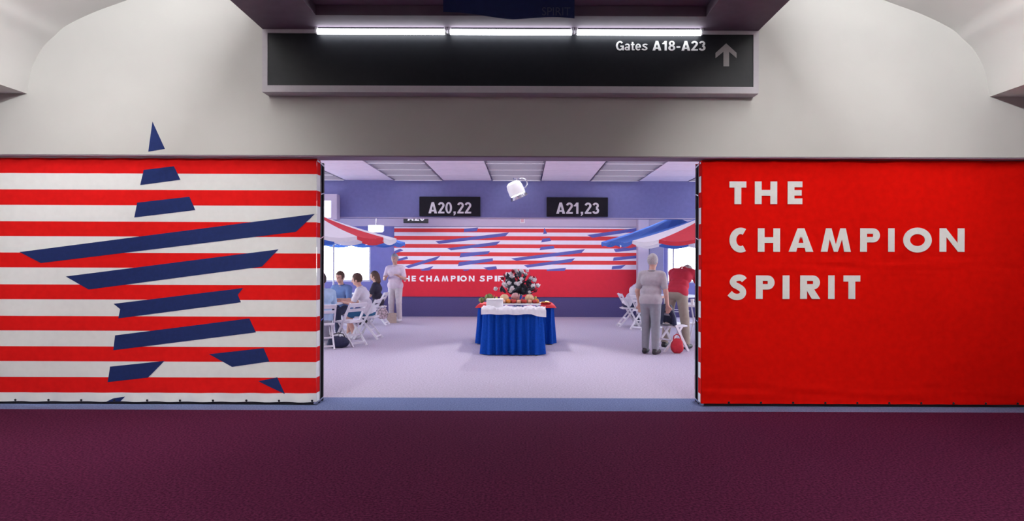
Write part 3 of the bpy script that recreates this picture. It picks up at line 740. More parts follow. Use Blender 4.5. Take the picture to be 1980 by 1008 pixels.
# small things on the tables
cup_me = MB().lathe([(.0,0),(.028,0),(.038,.11),(.036,.11),(.027,.006),(.0,.006)], 14).mesh('cup', 'linen')
rim_me = MB().lathe([(.036,.106),(.040,.106),(.040,.113),(.036,.113)], 14).mesh('cup_rim', 'chair_white')
def cup(x, y, label):
    o = empty('paper_cup', (x, y, .7485), label=label, cat='cup', group='paper cups on the umbrella tables')
    link('cup_wall', cup_me, o); link('cup_rim', rim_me, o)
cup(LT1[0]+.42, LT1[1]+.05, 'white paper cup near the teal shorts sitter'); cup(LT1[0]+.30, LT1[1]+.33, 'white paper cup on the window side of the left umbrella table')
cup(RT2[0]-.45, RT2[1]-.05, 'white paper cup before the plain white shirted sitter'); cup(RT1[0]-.40, RT1[1]-.22, 'white paper cup by the leaning person in red')

# ------------------------------------------------------------------ buffet
bx0, bx1 = -.675, .345; by0, by1 = 11.66, 13.08; TZ = .755
def skirt(x0, x1, y0, y1, ztop, seed, flare=.04, amp=.034):
    """pleated cloth hanging round a rectangle with rounded corners"""
    rr = .07; per = []
    def seg(ax, ay, bx, by):
        L_ = math.hypot(bx-ax, by-ay); n = max(2, int(L_/.014))
        for i in range(n): per.append((ax+(bx-ax)*i/n, ay+(by-ay)*i/n, (by-ay)/L_, -(bx-ax)/L_))
    def cor(cx, cy, a0):
        for i in range(8):
            a = R(a0+90*i/8); per.append((cx+rr*math.cos(a), cy+rr*math.sin(a), math.cos(a), math.sin(a)))
    seg(x0+rr,y0,x1-rr,y0); cor(x1-rr,y0+rr,-90); seg(x1,y0+rr,x1,y1-rr); cor(x1-rr,y1-rr,0)
    seg(x1-rr,y1,x0+rr,y1); cor(x0+rr,y1-rr,90); seg(x0,y1-rr,x0,y0+rr); cor(x0+rr,y0+rr,180)
    N = len(per); vs = []; nv = 8; d = 0; ph = []
    for i in range(N):
        ph.append(d); j = (i+1) % N; d += math.hypot(per[j][0]-per[i][0], per[j][1]-per[i][1])
    for v in range(nv+1):
        t_ = v/nv
        for i, (x, y, nx_, ny_) in enumerate(per):
            g = ph[i]; s_ = g/d*2*math.pi
            w = math.sin(s_*round(d/.125)+1.3*noise.noise((g*2, seed, 0)))
            w2 = math.sin(s_*round(d/.06)+2*noise.noise((g*3, seed, 5)))
            o_ = (amp*w*(.45+.75*t_)+amp*.35*w2*(1-.4*t_)) + flare*t_**1.2
            vs.append((x+nx_*o_, y+ny_*o_, ztop*(1-t_)+.012+(.006*w*t_)))
    fs = [(v*N+i, (v+1)*N+i, (v+1)*N+(i+1) % N, v*N+(i+1) % N) for v in range(nv) for i in range(N)]
    m_ = MB(); m_.add(vs, fs); return m_
def buffet(x0, x1, y0, y1, label, seed):
    t = empty('buffet_table', ((x0+x1)/2, (y0+y1)/2, 0), label=label, cat='table', group='skirted buffet tables')
    MB().box((x0+.02,y0+.02,TZ-.03),(x1-.02,y1-.02,TZ), .006).build('tabletop', 'skirt', t, world=True)
    skirt(x0+.03, x1-.03, y0+.03, y1-.03, TZ-.014, seed).build('table_skirt', 'skirt', t, world=True, sharp=80)
    for x in (x0+.12, x1-.12):
        for y in (y0+.12, y1-.12): MB().box((x-.02,y-.02,0),(x+.02,y+.02,TZ-.031)).build('leg', 'pole_white', t, world=True)
buffet(bx0, bx1, by0, by1, 'blue skirted buffet table jutting forward under white linen', 1)
rx0b, rx1b = W(924,600,13.3).x, W(1071,600,13.3).x
buffet(rx0b, rx1b, 13.17, 14.0, 'wider blue skirted buffet table behind with a red top cloth', 2)
# red top cloth of the rear table
rc = empty('red_tablecloth', ((rx0b+rx1b)/2, 13.58, TZ), label='red cloth lying over the rear buffet table', cat='tablecloth')
def rcf(u, v):
    x = rx0b-.045+(rx1b-rx0b+.09)*u; y = 13.115+.95*v
    ex = max(0, (rx0b+.01)-x, x-(rx1b-.01)); ey = max(0, 13.17-y, y-14.0)
    return (x, y, TZ+.006+.004*noise.noise((x*6, y*6, 0))-1.1*max(ex, ey))
MB().grid(40, 24, rcf).build('cloth_sheet', mat('red_linen', (.62,.03,.04), .8, var=.05, scale=30), rc, world=True, sharp=80)
# white linen on the front table: gathered, spilling over the front edge
wl = empty('white_linen', (-.16, 12.0, TZ), label='gathered white linen cloth spilling over the front of the buffet', cat='tablecloth')
def wlf(u, v):
    x = bx0-.02+(bx1-bx0+.06)*u
    edge = .075+.03*noise.noise((x*4, 0, 2)) + (.05 if u > .78 else 0)*math.sin((u-.78)/.22*math.pi/2) if u > .78 else .075+.03*noise.noise((x*4,0,2))
    s_ = v*.62-edge                     # distance along the cloth, 0 at the table's front edge
    fold = .045*noise.noise((x*5, s_*7, 4))+.034*noise.noise((x*13+3*s_, s_*15, 9))
    flat = 1-.75*max(0, min(1, ((-.30)-x)/.03, (x+.66)/.03, (s_-.10)/.04, (.43-s_)/.03))
    fold *= flat
    ridge = flat*.05*math.exp(-((s_-.10)/.09)**2)*(.7+.6*noise.noise((x*6, 3, 1)))
    if s_ < 0: return (x+.02*noise.noise((x*9, 1, 1)), by0-.028-.02*abs(noise.noise((x*11, 5, s_*4)))-.25*(-s_)*.3, TZ+.012+.0*fold+s_*.95)
    return (x, by0-.024+s_, TZ+.014+abs(fold)*1.1+max(0, ridge))
MB().grid(90, 60, wlf).build('cloth_sheet', 'linen', wl, world=True, sharp=80)
# box on the linen
bo = empty('serving_box', (-.46, 11.95, TZ+.032), label='plain white serving box on the left of the buffet linen', cat='box')
MB().box((-.62,11.80,TZ+.032),(-.34,12.02,TZ+.165), .006).build('box_body', 'linen', bo, world=True)
MB().box((-.625,11.795,TZ+.165),(-.335,12.025,TZ+.185), .004).build('box_lid', 'chair_white', bo, world=True)
# fruit
rnd = random.Random(5)
def fruit_mesh(kind, col):
    pr = {'orange': [(.0,-.045),(.02,-.043),(.038,-.027),(.046,0),(.040,.025),(.022,.041),(.006,.043),(.0,.041)],
          'apple': [(.0,-.034),(.012,-.041),(.028,-.036),(.042,-.010),(.045,.014),(.034,.036),(.015,.041),(.0,.032)],
          'melon': [(.0,-.085),(.04,-.078),(.072,-.045),(.085,0),(.074,.044),(.043,.077),(.0,.085)],
          'pear': [(.0,-.045),(.024,-.043),(.042,-.022),(.044,0),(.034,.028),(.022,.052),(.018,.072),(.0,.082)],
          'peach': [(.0,-.040),(.020,-.038),(.040,-.015),(.043,.008),(.034,.030),(.012,.038),(.0,.034)]}[kind]
    return MB().lathe(pr, 16).mesh(kind, mat(kind+'_skin', col, .45, var=.18, scale=25, spec=.4), sharp=80)
FK = {'orange': fruit_mesh('orange', (.80,.27,.04)), 'apple': fruit_mesh('apple', (.55,.05,.04)), 'melon': fruit_mesh('melon', (.70,.50,.28)),
      'pear': fruit_mesh('pear', (.55,.55,.14)), 'peach': fruit_mesh('peach', (.80,.42,.26))}
hz = {'orange':.045,'apple':.041,'melon':.085,'pear':.045,'peach':.040}; tz = {'orange':.041,'apple':.032,'melon':.085,'pear':.080,'peach':.034}
stem_me = MB().tube([(0,0,0),(.003,.001,.012),(.008,.002,.022)], .003, 6).mesh('stem', mat('stem_brown', (.12,.07,.03), .8, var=.1))
tray = empty('serving_tray', (-.12, 12.50, TZ+.006), label='long silver tray of fruit across the buffet centre', cat='tray')
MB().box((-.52,12.30,TZ+.055),(.30,12.74,TZ+.068), .005).build('tray_base', 'chrome', tray, world=True)
for a_, b_ in (((-.54,12.28,TZ+.055),(-.52,12.76,TZ+.085)), ((.30,12.28,TZ+.055),(.32,12.76,TZ+.085)), ((-.52,12.28,TZ+.055),(.30,12.30,TZ+.085)), ((-.52,12.74,TZ+.055),(.30,12.76,TZ+.085))):
    MB().box(a_, b_).build('tray_rim', 'chrome', tray, world=True)
for x in (-.48, .26):
    for y in (12.34, 12.70): MB().box((x-.02,y-.02,TZ),(x+.02,y+.02,TZ+.055)).build('tray_foot', 'chrome', tray, world=True)
ztray = TZ+.068
lay = [('orange',-.44,12.36),('peach',-.345,12.35),('orange',-.255,12.37),('apple',.03,12.35),('peach',.125,12.36),('apple',.215,12.35),('orange',.25,12.445),
       ('pear',-.47,12.46),('melon',-.33,12.50),('orange',-.46,12.56),('melon',.12,12.52),('apple',.25,12.56),('peach',-.40,12.66),('apple',-.015,12.455),
       ('pear',.235,12.66),('apple',-.19,12.455),('orange',-.29,12.675),('peach',-.068,12.35),('apple',-.155,12.365),('pear',.10,12.68)]
ords = ['first','second','third','fourth','fifth','sixth']; seen = {}
for kd, x, y in sorted(lay, key=lambda q: q[1]):
    i = seen.get(kd, 0); seen[kd] = i+1
    adj = {'orange':'orange fruit','apple':'red apple','melon':'pale round melon','pear':'greenish pear','peach':'peach'}[kd]
    o = empty(kd, (x, y, ztray), rnd.uniform(0, 6), label=f'{adj} on the silver buffet tray, {ords[i]} of its kind from the left', cat='fruit', group=f'{kd} pieces on the buffet tray')
    link('flesh', FK[kd], o, (0,0,hz[kd])); link('stem', stem_me, o, (0,0,hz[kd]+tz[kd]-.003))
# leaves / lettuce on the left of the rear table
def leaf_mesh(L_, w, curl, m, nm='leaf', wav=.0):
    def lf(u, v):
        ww = w*math.sin(math.pi*min(1, .08+v*.92))**.7*(1-.25*v); x = (u-.5)*2*ww
        return (x, L_*v*math.cos(curl*v*.6), L_*v*math.sin(curl*v)*.8+abs(u-.5)*w*.7+wav*math.sin(v*19+u*5)*w)
    return MB().grid(4, 6, lf).mesh(nm, m, sharp=80)
green = mat('lettuce', (.30,.38,.13), .6, var=.3, scale=30, trans=.2)
lm = leaf_mesh(.13, .06, .9, green, 'leaf', .12)
def rosette(name, label, cat, loc, n, me, cup0, cup1, scl, part='leaf'):
    o = empty(name, loc, label=label, cat=cat)
    for i in range(n):
        t_ = i/n; link(part, me, o, (0,0,.012+.05*t_*scl), (R(cup0+(cup1-cup0)*t_), 0, i*2.4), (scl*(1-.35*t_),)*3)
    return o
rosette('lettuce', 'pale green lettuce on the left of the rear buffet table', 'vegetable', (-.64,13.30,TZ+.012), 22, lm, 12, 75, 1.25)
rosette('lettuce', 'smaller green lettuce at the left corner of the rear buffet table', 'vegetable', (-.78,13.24,TZ+.012), 14, lm, 5, 60, .8)
# pink blossom centrepiece
pink = mat('pink_petal', (.86,.58,.58), .55, var=.15, scale=20, trans=.2)
pm = leaf_mesh(.12, .07, .8, pink, 'petal', .05)
cp = rosette('pink_centrepiece', 'pale pink ruffled flower head in the middle of the buffet', 'flower', (-.13,12.60,ztray+.01), 26, pm, 20, 80, 1.2, 'petal')
# platters of yellow slices on the rear table
def platter(x, y, label, seed):
    o = empty('platter', (x, y, TZ+.012), label=label, cat='platter', group='red platters on the rear buffet table')
    MB().lathe([(.0,0),(.10,0),(.135,.018),(.14,.02),(.135,.025),(.10,.008),(.0,.008)], 28).build('dish', 'umb_red', o)
    r2 = random.Random(seed); sm = MB().lathe([(.0,0),(.030,0),(.032,.004),(.030,.008),(.0,.008)], 14).mesh('slice', mat('yellow_slice', (.80,.55,.10), .5, var=.2, scale=40))
    for i in range(12):
        a = i*2.4; q = .022*math.sqrt(i)*1.2
        link('slice', sm, o, (q*math.cos(a), q*math.sin(a), .016+.010*(i % 3)), (R(r2.uniform(-22,22)), R(r2.uniform(-22,22)), 0))
platter(rx1b-.17, 13.34, 'red platter of yellow slices on the right of the rear buffet table', 1)
platter(rx0b+.44, 13.62, 'red platter of yellow slices behind the lettuce', 2)
# flower arrangement
fa = empty('flower_arrangement', (-.08, 12.92, TZ), label='big arrangement of white blossoms and dark foliage on the buffet', cat='flowers')
MB().lathe([(.0,0),(.075,0),(.085,.012),(.05,.05),(.045,.09),(.085,.17),(.10,.22),(.094,.225),(.078,.17),(.0,.16)], 24).build('vase', 'chrome', fa)
dleaf = mat('dark_foliage', (.055,.065,.085), .6, var=.4, scale=20); wbl = mat('white_blossom', (.90,.88,.89), .6, var=.06, scale=30, trans=.15)
dl_me = leaf_mesh(.14, .034, .5, dleaf); pet = leaf_mesh(.042, .02, .7, wbl, 'petal')
blm = MB()
for k in range(11):
    T_ = Matrix.Rotation(k*2.4, 4, 'Z') @ Matrix.Rotation(R(10+k*6.5), 4, 'X')
    for_v = [T_ @ v.co for v in pet.vertices]; blm.add(for_v, [tuple(p.vertices) for p in pet.polygons])
bl_me = blm.mesh('blossom', wbl, sharp=80)
redm = mat('red_bloom', (.40,.02,.05), .6, var=.2, scale=30); rbl_me = blm.mesh('blossom_red', redm, sharp=80)
r3 = random.Random(11)
for i in range(46):
    a = i*2.39996; el = r3.uniform(.08, 1.0); ln = r3.uniform(.33, .48)
    ax = math.cos(a)*math.cos(el*1.45); ay = math.sin(a)*math.cos(el*1.45)*.75; az = math.sin(el*1.45)
    root = Vector((0,0,.17)); tip = root+Vector((ax,ay,az))*ln*(1.0 if az < .6 else 1.05)
    mid = root.lerp(tip, .5)+Vector((0,0,.03))
    s_ = MB().tube([root, mid, tip], [.006,.004,.003], 5).build('stem', dleaf, fa)
    for q in range(3):
        b = link('leaf', dl_me, s_, root.lerp(tip, .35+.22*q), (R(r3.uniform(-10,60)), R(r3.uniform(-30,30)), r3.uniform(0,6.28)), (r3.uniform(.8,1.2),)*3)
    if i % 9 != 8:
        link('blossom', rbl_me if i % 9 == 3 else bl_me, s_, tip, (R(r3.uniform(-50,50)), R(r3.uniform(-50,50)), 0), (r3.uniform(1.3,2.0),)*3)
for i in range(7):
    a = i*.9; tip = Vector((math.cos(a)*.2+(.1 if i % 2 else -.06), math.sin(a)*.1, .62+.05*math.sin(i*3)))
    MB().tube([(0,0,.17), tip*.55, tip], [.004,.003,.0015], 4).build('twig', dleaf, fa)

# ------------------------------------------------------------------ bags
def bag(name, loc, rz, size, m, label, cat, seed, strap=None):
    o = empty(name, loc, R(rz), label=label, cat=cat); w, d, h = size
    def bf(u, v):
        th = 2*math.pi*u; p = math.sin(math.pi*(.02+.96*v))**.35
        sx_ = abs(math.cos(th))**.6*(1 if math.cos(th) >= 0 else -1); sy_ = abs(math.sin(th))**.6*(1 if math.sin(th) >= 0 else -1)
        k_ = 1+.12*noise.noise((sx_*2+seed, sy_*2, v*3))
        return (sx_*w/2*p*k_*(1-.2*v), sy_*d/2*p*k_*(1-.45*v), h*v*(1-.10*abs(noise.noise((sx_, seed, 0)))))
    MB().grid(28, 10, bf).build('bag_body', m, o, sharp=80)
    ms = strap or m
    MB().tube([(-w*.28,0,h*.88),(-w*.2,.02,h*1.16),(0,.03,h*1.26),(w*.2,.02,h*1.16),(w*.28,0,h*.88)], .010, 6).build('strap', ms, o)
    return o
navy = mat('navy_nylon', (.02,.025,.07), .6, var=.15, scale=30); blk = mat('black_leather', (.02,.018,.025), .5, var=.1, scale=30)
bag('duffel_bag', (-3.36,12.62,0), 10, (.44,.24,.21), navy, 'dark navy bag slumped on the floor under the folding chairs', 'bag', 1, blk)
bag('floral_bag', (-3.40,16.82,.17), 20, (.30,.16,.26), mat('floral_cloth', (.40,.30,.32), .8, var=.8, scale=22), 'brown patterned bag hanging by the black clad sitter', 'bag', 2)
def paper_bag(loc, rz):
    o = empty('paper_bag', loc, R(rz), label='tan paper shopping bag on the floor by the standing man in pale clothes', cat='bag')
    k_ = mat('kraft', (.52,.40,.33), .85, var=.06, scale=20)
    p = MB(); p.box((-.11,-.06,0),(.11,.06,.004)); p.box((-.115,-.065,0),(-.110,.065,.25)); p.box((.110,-.065,0),(.115,.065,.25)); p.box((-.115,-.065,0),(.115,-.060,.25)); p.box((-.115,.060,0),(.115,.065,.25)); p.build('bag_body', k_, o)
    for y in (-.058, .058): MB().tube([(-.05,y,.24),(-.045,y,.31),(.045,y,.31),(.05,y,.24)], .004, 5).build('handle', k_, o)
paper_bag((-3.33,17.62,0), 20)
bag('red_tote', (2.68,12.02,0), 0, (.24,.16,.26), mat('red_nylon', (.55,.02,.04), .6, var=.1, scale=30), 'red tote bag on the floor beside the jacket draped chair', 'bag', 3)
# navy jacket draped over a chair back
jk = empty('jacket', (2.66,12.38,.42), R(22), label='navy jacket draped over the back of a folding chair', cat='jacket')
def jf(u, v):
    y = -.23+.46*v; s_ = (u-.5)*2
    dx = -.235+.028*s_+.020*noise.noise((y*8, u*5, 1)); x = dx + (.16*s_ if s_ > 0 else .06*s_)*.9 + (.02 if s_ > 0 else -.03)
    z = .425-abs(s_)*(.36+.03*noise.noise((y*6, 1, 1)))+.015*math.cos(v*9)
    return (x, y, z)
MB().grid(22, 16, jf).build('jacket_shell', navy, jk, sharp=80)
MB().tube([(-.20,-.20,.40),(-.13,-.25,.20),(-.10,-.24,.06)], [.055,.05,.042], 10).build('sleeve', navy, jk)
MB().tube([(-.20,.20,.40),(-.13,.25,.20),(-.10,.24,.06)], [.055,.05,.042], 10).build('sleeve', navy, jk)

# ------------------------------------------------------------------ people
def surfnet(D, lo, h):
    s = D < 0; nx_, ny_, nz_ = D.shape
    c = [s[i:nx_-1+i, j:ny_-1+j, k:nz_-1+k] for i in (0,1) for j in (0,1) for k in (0,1)]
    al = c[0].copy(); an = c[0].copy()
    for q in c[1:]: al &= q; an |= q
    cells = an & ~al; I = np.argwhere(cells); idx = -np.ones(cells.shape, int); idx[tuple(I.T)] = np.arange(len(I))
    acc = np.zeros((len(I), 3)); cnt = np.zeros(len(I))
    corners = [(i,j,k) for i in (0,1) for j in (0,1) for k in (0,1)]
    for a in corners:
        for ax in range(3):
            if a[ax]: continue
            b = list(a); b[ax] = 1
            va = D[I[:,0]+a[0], I[:,1]+a[1], I[:,2]+a[2]]; vb = D[I[:,0]+b[0], I[:,1]+b[1], I[:,2]+b[2]]
            x = (va < 0) != (vb < 0); t = np.where(x, va/np.where(va-vb == 0, 1, va-vb), 0)
            p = I+np.array(a, float); p[:, ax] += t; acc[x] += p[x]; cnt[x] += 1
    V = acc/np.maximum(cnt, 1)[:,None]*h+lo
    faces = []
    for ax in range(3):
        o1, o2 = [(1,2),(2,0),(0,1)][ax]
        sl0 = [slice(None)]*3; sl1 = [slice(None)]*3; sl0[ax] = slice(0,-1); sl1[ax] = slice(1,None)
        A_ = s[tuple(sl0)]; B_ = s[tuple(sl1)]; E = np.argwhere(A_ != B_)
        E = E[(E[:,o1] > 0) & (E[:,o2] > 0) & (E[:,o1] < D.shape[o1]-1) & (E[:,o2] < D.shape[o2]-1)]
        def cell(d1, d2):
            q = E.copy(); q[:,o1] += d1; q[:,o2] += d2; return idx[q[:,0], q[:,1], q[:,2]]
        Q = np.stack([cell(-1,-1), cell(0,-1), cell(0,0), cell(-1,0)], 1)
        fl = ~A_[E[:,0], E[:,1], E[:,2]]; Q[fl] = Q[fl][:, ::-1]
        faces.append(Q)
    Q = np.concatenate(faces); Q = Q[(Q >= 0).all(1)]
    return V, Q
def sdf_mesh(name, prims, m, h=.0095, k=.02, cut=None):
    """prims: ('c', p, q, r0, r1) tapered capsule or ('e', centre, radii, axes3x3) ellipsoid"""
    los = []; his = []
    for p in prims:
        if p[0] == 'c':
            a, b, r = np.array(p[1]), np.array(p[2]), max(p[3], p[4]); los.append(np.minimum(a,b)-r); his.append(np.maximum(a,b)+r)
        else:
            a = np.array(p[1]); r = max(p[2]); los.append(a-r); his.append(a+r)
    lo = np.min(los, 0)-.035; hi = np.max(his, 0)+.035
    n = np.ceil((hi-lo)/h).astype(int)+1
    D = np.ones(n, np.float32)
    ax = [lo[i]+h*np.arange(n[i]) for i in range(3)]
    for p, l_, h_ in zip(prims, los, his):
        sl = [slice(max(0, int((l_[i]-.03-lo[i])/h)), min(n[i], int((h_[i]+.03-lo[i])/h)+2)) for i in range(3)]
        X, Y_, Z = np.meshgrid(*[ax[i][sl[i]] for i in range(3)], indexing='ij')
        P = np.stack([X, Y_, Z], -1).astype(np.float32)
        if p[0] == 'c':
            a, b = np.array(p[1], np.float32), np.array(p[2], np.float32); d = b-a; L2 = float(d@d)+1e-9
            t = np.clip(((P-a)@d)/L2, 0, 1); q = P-(a+t[...,None]*d); v = np.sqrt((q*q).sum(-1))-(p[3]+(p[4]-p[3])*t)
        else:
            q = (P-np.array(p[1], np.float32))@np.array(p[3], np.float32).T if len(p) > 3 else P-np.array(p[1], np.float32)
            r = np.array(p[2], np.float32); g = np.sqrt(((q/r)**2).sum(-1)); v = (g-1)*float(min(p[2]))
        cur = D[tuple(sl)]; hh = np.clip(.5+.5*(v-cur)/k, 0, 1)
        D[tuple(sl)] = v*(1-hh)+cur*hh-k*hh*(1-hh)
    if cut is not None:
        X, Y_, Z = np.meshgrid(*ax, indexing='ij'); D = np.maximum(D, cut(X, Y_, Z).astype(np.float32))
    V, Q = surfnet(D, lo, h)
    me = bpy.data.meshes.new(name); me.from_pydata(V.tolist(), [], Q.tolist()); me.materials.append(m)
    me.polygons.foreach_set('use_smooth', [True]*len(me.polygons)); me.update(); return me
SKIN = mat('skin', (.62,.36,.28), .55, var=.06, scale=20); EYE_M = mat('eye_dark', (.03,.02,.02), .3, var=.05); LIP = mat('lip', (.45,.16,.15), .5, var=.05)
def cloth(nm, col): return mat(nm, col, .85, var=.06, scale=18, bump=.15, bscale=40)
def person(loc, face, label, hz_, lean, legs, arms, shirt, lower, hair, shoes, group=None, shorts=False, long_sleeve=False, head_pitch=0.0, hair_long=False, scale=1.0, side_lean=0.0, skirt_len=None):
    """joints in metres, x forward, y to the left; legs / arms: ((knee),(ankle)) and ((elbow),(wrist)) offsets for left, right"""
    o = empty('person', (loc[0], loc[1], 0), R(face), label=label, cat='person', group=group); o.scale = (scale,)*3
    V3 = lambda *a: np.array(a, float)
    hip = V3(0, 0, hz_); L_ = R(lean); t = V3(math.sin(L_)*math.cos(R(side_lean)), math.sin(R(side_lean)), math.cos(L_)*math.cos(R(side_lean))); t /= np.linalg.norm(t)
    fw = V3(math.cos(L_), 0, -math.sin(L_)); nk = hip+t*.50; chest = hip+t*.34; belly = hip+t*.15
    hp = L_*.55+R(head_pitch); ht = V3(math.sin(hp), 0, math.cos(hp)); hf = V3(math.cos(hp), 0, -math.sin(hp))
    hc = nk+ht*.165+hf*.025; ax3 = np.stack([hf, V3(0,1,0), ht])
    def HP(f, y, u): return hc+hf*f+V3(0,1,0)*y+ht*u
    Y1 = V3(0,1,0)
    torso = lambda g: [('c', hip-Y1*.075, hip+Y1*.075, .110+g*1.5, .110+g*1.5), ('c', belly-Y1*.06+fw*.012, belly+Y1*.06+fw*.012, .105+g, .105+g),
                       ('c', chest-Y1*.075, chest+Y1*.075, .108+g, .108+g), ('c', nk-t*.065-Y1*.135, nk-t*.065+Y1*.135, .062+g, .062+g)]
    body = torso(0)+[('c', nk-t*.05, hc-ht*.06, .058, .052),
        ('e', HP(0,0,.015), (.098,.078,.112), ax3), ('e', HP(.028,0,-.055), (.066,.058,.062), ax3),
        ('c', HP(.093,0,.012), HP(.112,0,-.022), .009, .014), ('e', HP(-.005,.079,-.012), (.020,.010,.030), ax3), ('e', HP(-.005,-.079,-.012), (.020,.010,.030), ax3),
        ('c', HP(.088,-.035,.032), HP(.088,.035,.032), .012, .012)]
    shirt_p = torso(.014); low_p = [('c', hip-Y1*.07-t*.03, hip+Y1*.07-t*.03, .116, .116)]; shoe_p = []
    for s_, (kn, an) in zip((1,-1), legs):
        hj = hip+Y1*.088*s_-V3(0,0,.02); kn = V3(*kn); an = V3(*an)
        body += [('c', hj, kn, .086, .058), ('c', kn, kn+(an-kn)*.35, .056, .057), ('c', kn+(an-kn)*.35, an, .057, .036)]
        toe = an+V3(.15, .015*s_, -.045); body += [('c', an-V3(.03,0,.035), toe, .036, .028)]
        shoe_p.append([('c', an-V3(.045,0,.042), toe+V3(.005,0,.002), .043, .036), ('c', an-V3(.02,0,.0), an-V3(.01,0,.03), .044, .044)])
        if shorts: low_p += [('c', hj, hj+(kn-hj)*.86, .103, .086)]
        elif skirt_len: low_p += [('c', hj, kn, .115, .105), ('c', (hj+V3(0,0,hj[2]))*0+hip*.5+kn*.5, kn, .12, .11)]
        else: low_p += [('c', hj, kn, .103, .076), ('c', kn, an+V3(0,0,.03), .076, .062)]
    for s_, (el, wr) in zip((1,-1), arms):
        sh = nk-t*.07+Y1*.185*s_; el = sh+V3(*el); wr = el+V3(*wr)
        fa_ = (wr-el)/np.linalg.norm(wr-el)
        body += [('c', sh, el, .052, .041), ('c', el, wr, .042, .028)]
        shirt_p += [('c', sh, sh+(el-sh)*(1.0 if long_sleeve else .72), .068, .058)]
        if long_sleeve: shirt_p += [('c', el, wr, .056, .042)]
        # hand: palm, four fingers and a thumb off its side
        sd = np.cross(fa_, V3(0,0,1)); sd = sd/(np.linalg.norm(sd)+1e-9); dn = np.cross(sd, fa_)
        if dn[2] > 0: dn = -dn
        pm_ = wr+fa_*.085
        body += [('c', wr+fa_*.02-sd*.016, pm_-sd*.022, .020, .018), ('c', wr+fa_*.02+sd*.016, pm_+sd*.022, .020, .018)]
        for j, ln in enumerate((.062,.074,.070,.054)):
            b0 = pm_+sd*(-.033+.022*j); b1 = b0+fa_*ln*.5+dn*.006; b2 = b1+fa_*ln*.42+dn*.022
            body += [('c', b0, b1, .0100, .0092), ('c', b1, b2, .0092, .0082)]
        th0 = wr+fa_*.035-sd*.030*s_; th1 = th0+fa_*.035-sd*.030*s_; body += [('c', th0, th1, .0125, .011), ('c', th1, th1+fa_*.028-sd*.004*s_, .011, .0095)]
    bo_ = bpy.data.objects.new('body', sdf_mesh('body', body, SKIN, k=.014)); C.objects.link(bo_); bo_.parent = o
    def neck(X, Y_, Z): return ((X-nk[0])*t[0]+(Y_-nk[1])*t[1]+(Z-nk[2])*t[2])-.018
    so_ = bpy.data.objects.new('shirt', sdf_mesh('shirt', shirt_p, shirt, h=.011, k=.025, cut=neck)); C.objects.link(so_); so_.parent = o
    col_pts = [nk+t*.005+(fw*math.cos(a_)*.062+Y1*math.sin(a_)*.066) for a_ in np.linspace(0, 2*math.pi, 21)]
    MB().tube([Vector(p) for p in col_pts], .013, 6, cap=False).build('collar', shirt, so_)
    lo_ = bpy.data.objects.new('shorts' if shorts else ('skirt' if skirt_len else 'trousers'), sdf_mesh('trousers', low_p, lower, h=.011, k=.02)); C.objects.link(lo_); lo_.parent = o
    for sp_ in shoe_p:
        q = bpy.data.objects.new('shoe', sdf_mesh('shoe', sp_, shoes, h=.009, k=.02, cut=lambda X, Y_, Z: .003-Z)); C.objects.link(q); q.parent = o
    hr = [('e', HP(-.012,0,.030), (.108,.091,.116), ax3)]
    if hair_long: hr += [('c', HP(-.06,0,.0), HP(-.085,0,-.13), .080, .070)]
    def hcut(X, Y_, Z):
        f = (X-hc[0])*hf[0]+(Z-hc[2])*hf[2]; u = (X-hc[0])*ht[0]+(Z-hc[2])*ht[2]
        return np.maximum(np.minimum(f-.045, .062-u), (-.055 if not hair_long else -.22)-u)
    q = bpy.data.objects.new('hair', sdf_mesh('hair', hr, hair, h=.009, k=.02, cut=hcut)); C.objects.link(q); q.parent = o
    em = MB().lathe([(.0,-.010),(.007,-.007),(.010,0),(.007,.007),(.0,.010)], 10).mesh('eye', EYE_M)
    for s_ in (1,-1): link('eye', em, bo_, HP(.086, .032*s_, .012))
    MB().tube([Vector(HP(.085,.022,-.062)), Vector(HP(.093,0,-.060)), Vector(HP(.085,-.022,-.062))], [.004,.007,.004], 6).build('mouth', LIP, bo_)
    return o
SIT = (((.40,.11,.50),(.38,.12,.085)), ((.40,-.11,.50),(.36,-.12,.085)))
SIT2 = (((.40,.12,.50),(.26,.13,.085)), ((.40,-.10,.51),(.46,-.11,.085)))
STAND = (((.03,.10,.49),(.0,.115,.085)), ((.01,-.10,.49),(-.03,-.115,.085)))
FWD = (((.10,.06,-.25),(.23,-.05,.03)), ((.10,-.06,-.25),(.23,.05,.03)))
DOWN = (((-.02,.07,-.28),(.10,.0,-.23)), ((-.02,-.07,-.28),(.09,.0,-.23)))
FOLD = (((.03,.08,-.27),(.20,-.10,.08)), ((.03,-.08,-.27),(.20,.10,.06)))
brown = mat('brown_hair', (.10,.055,.04), .7, var=.2, scale=60); dark = mat('dark_hair', (.045,.03,.035), .7, var=.2, scale=60); grey = mat('grey_hair', (.42,.39,.38), .7, var=.2, scale=60)
wshoe = mat('white_shoe', (.72,.70,.72), .6, var=.05); bshoe = mat('dark_shoe', (.03,.025,.03), .5, var=.05)
white_s = cloth('white_shirt', (.76,.73,.78)); lblue = cloth('light_blue_shirt', (.42,.58,.78)); teal = cloth('teal_shorts', (.03,.14,.27)); black_s = cloth('black_top', (.03,.025,.045))
pink_s = cloth('pale_pink_shirt', (.74,.60,.68)); cream = cloth('cream_trousers', (.66,.58,.60)); greytr = cloth('grey_trousers', (.27,.27,.30)); beige = cloth('beige_shirt', (.44,.40,.42))
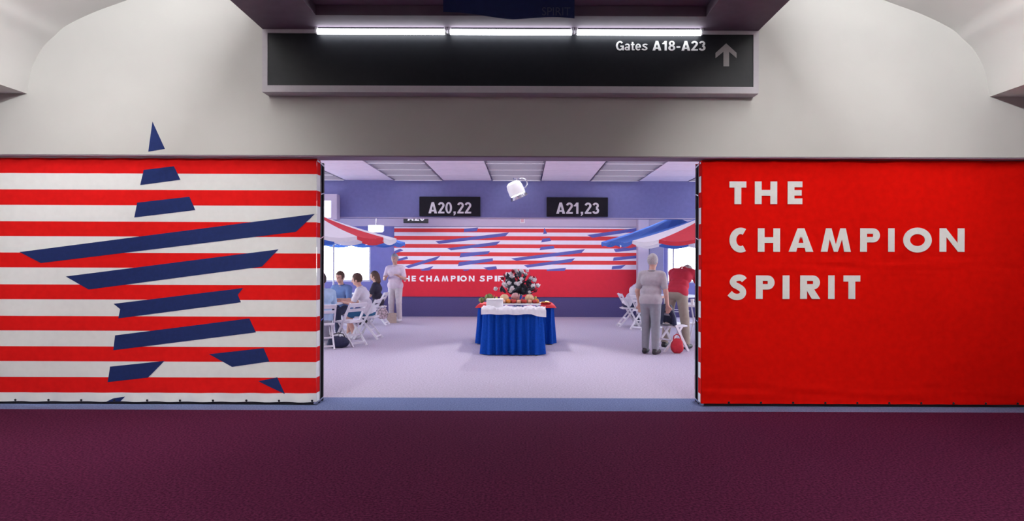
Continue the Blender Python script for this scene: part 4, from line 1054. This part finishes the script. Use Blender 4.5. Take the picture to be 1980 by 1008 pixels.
khaki = cloth('khaki_trousers', (.36,.31,.25)); red_s = cloth('red_shirt', (.52,.03,.06)); navy_t = cloth('navy_trousers', (.03,.035,.08)); blue_s = cloth('blue_shirt', (.12,.20,.42)); greyw = cloth('pale_grey_shirt', (.62,.58,.62))
def seat_pos(p, face, d=-.03): return (p[0]+d*math.cos(R(face)), p[1]+d*math.sin(R(face)))
f1 = toward(P_L1, LT1)
person(seat_pos(P_L1, f1), f1, 'seated person in a light blue shirt, back to us, beside the striped wall', .575, 10, SIT, FWD, lblue, cloth('grey_trousers_b', (.35,.35,.42)), dark, wshoe)
person(seat_pos(P_L2, 176), 176, 'seated person in a white shirt and teal shorts leaning to the table', .575, 22, SIT2, FWD, white_s, teal, brown, wshoe, shorts=True)
person(seat_pos(P_L3, 178), 178, 'seated dark haired person in a black top by the floral bag', .575, 8, SIT, FWD, black_s, navy_t, brown, bshoe, hair_long=True, scale=.97)
f4 = toward(P_L4, LT1)
person(seat_pos(P_L4, f4), f4, 'seated person in a blue shirt facing us across the left table', .575, 12, SIT, FWD, blue_s, navy_t, brown, wshoe)
person((-3.30,17.95), 262, 'standing man in a pale pink shirt and cream trousers before the mural', .93, 3, STAND, FOLD, pink_s, cream, grey, wshoe, scale=1.02)
person(seat_pos(P_R1, 4), 4, 'seated person in a plain white shirt hunched towards the right window table', .575, 30, SIT2, FWD, white_s, navy_t, dark, wshoe, long_sleeve=True, head_pitch=8)
person(seat_pos(P_R2, 35), 35, 'seated person in a pale grey shirt beside the hunched white shirt', .575, 20, SIT, FWD, greyw, greytr, brown, wshoe)
person((2.20,11.92), 60, 'standing grey haired man in a beige shirt and grey trousers', .93, 8, (((.03,.09,.49),(.02,.10,.085)), ((.0,-.09,.49),(-.04,-.10,.085))), DOWN, beige, greytr, grey, bshoe)
person((2.82,12.72), 56, 'person in a red shirt and khaki trousers bending over a table', .95, 40, (((.0,.15,.50),(-.02,.20,.085)), ((.0,-.15,.50),(-.05,-.20,.085))), (((.16,.06,-.22),(.20,-.02,-.12)), ((.16,-.06,-.22),(.20,.02,-.12))), red_s, khaki, grey, bshoe, head_pitch=70, scale=1.08)
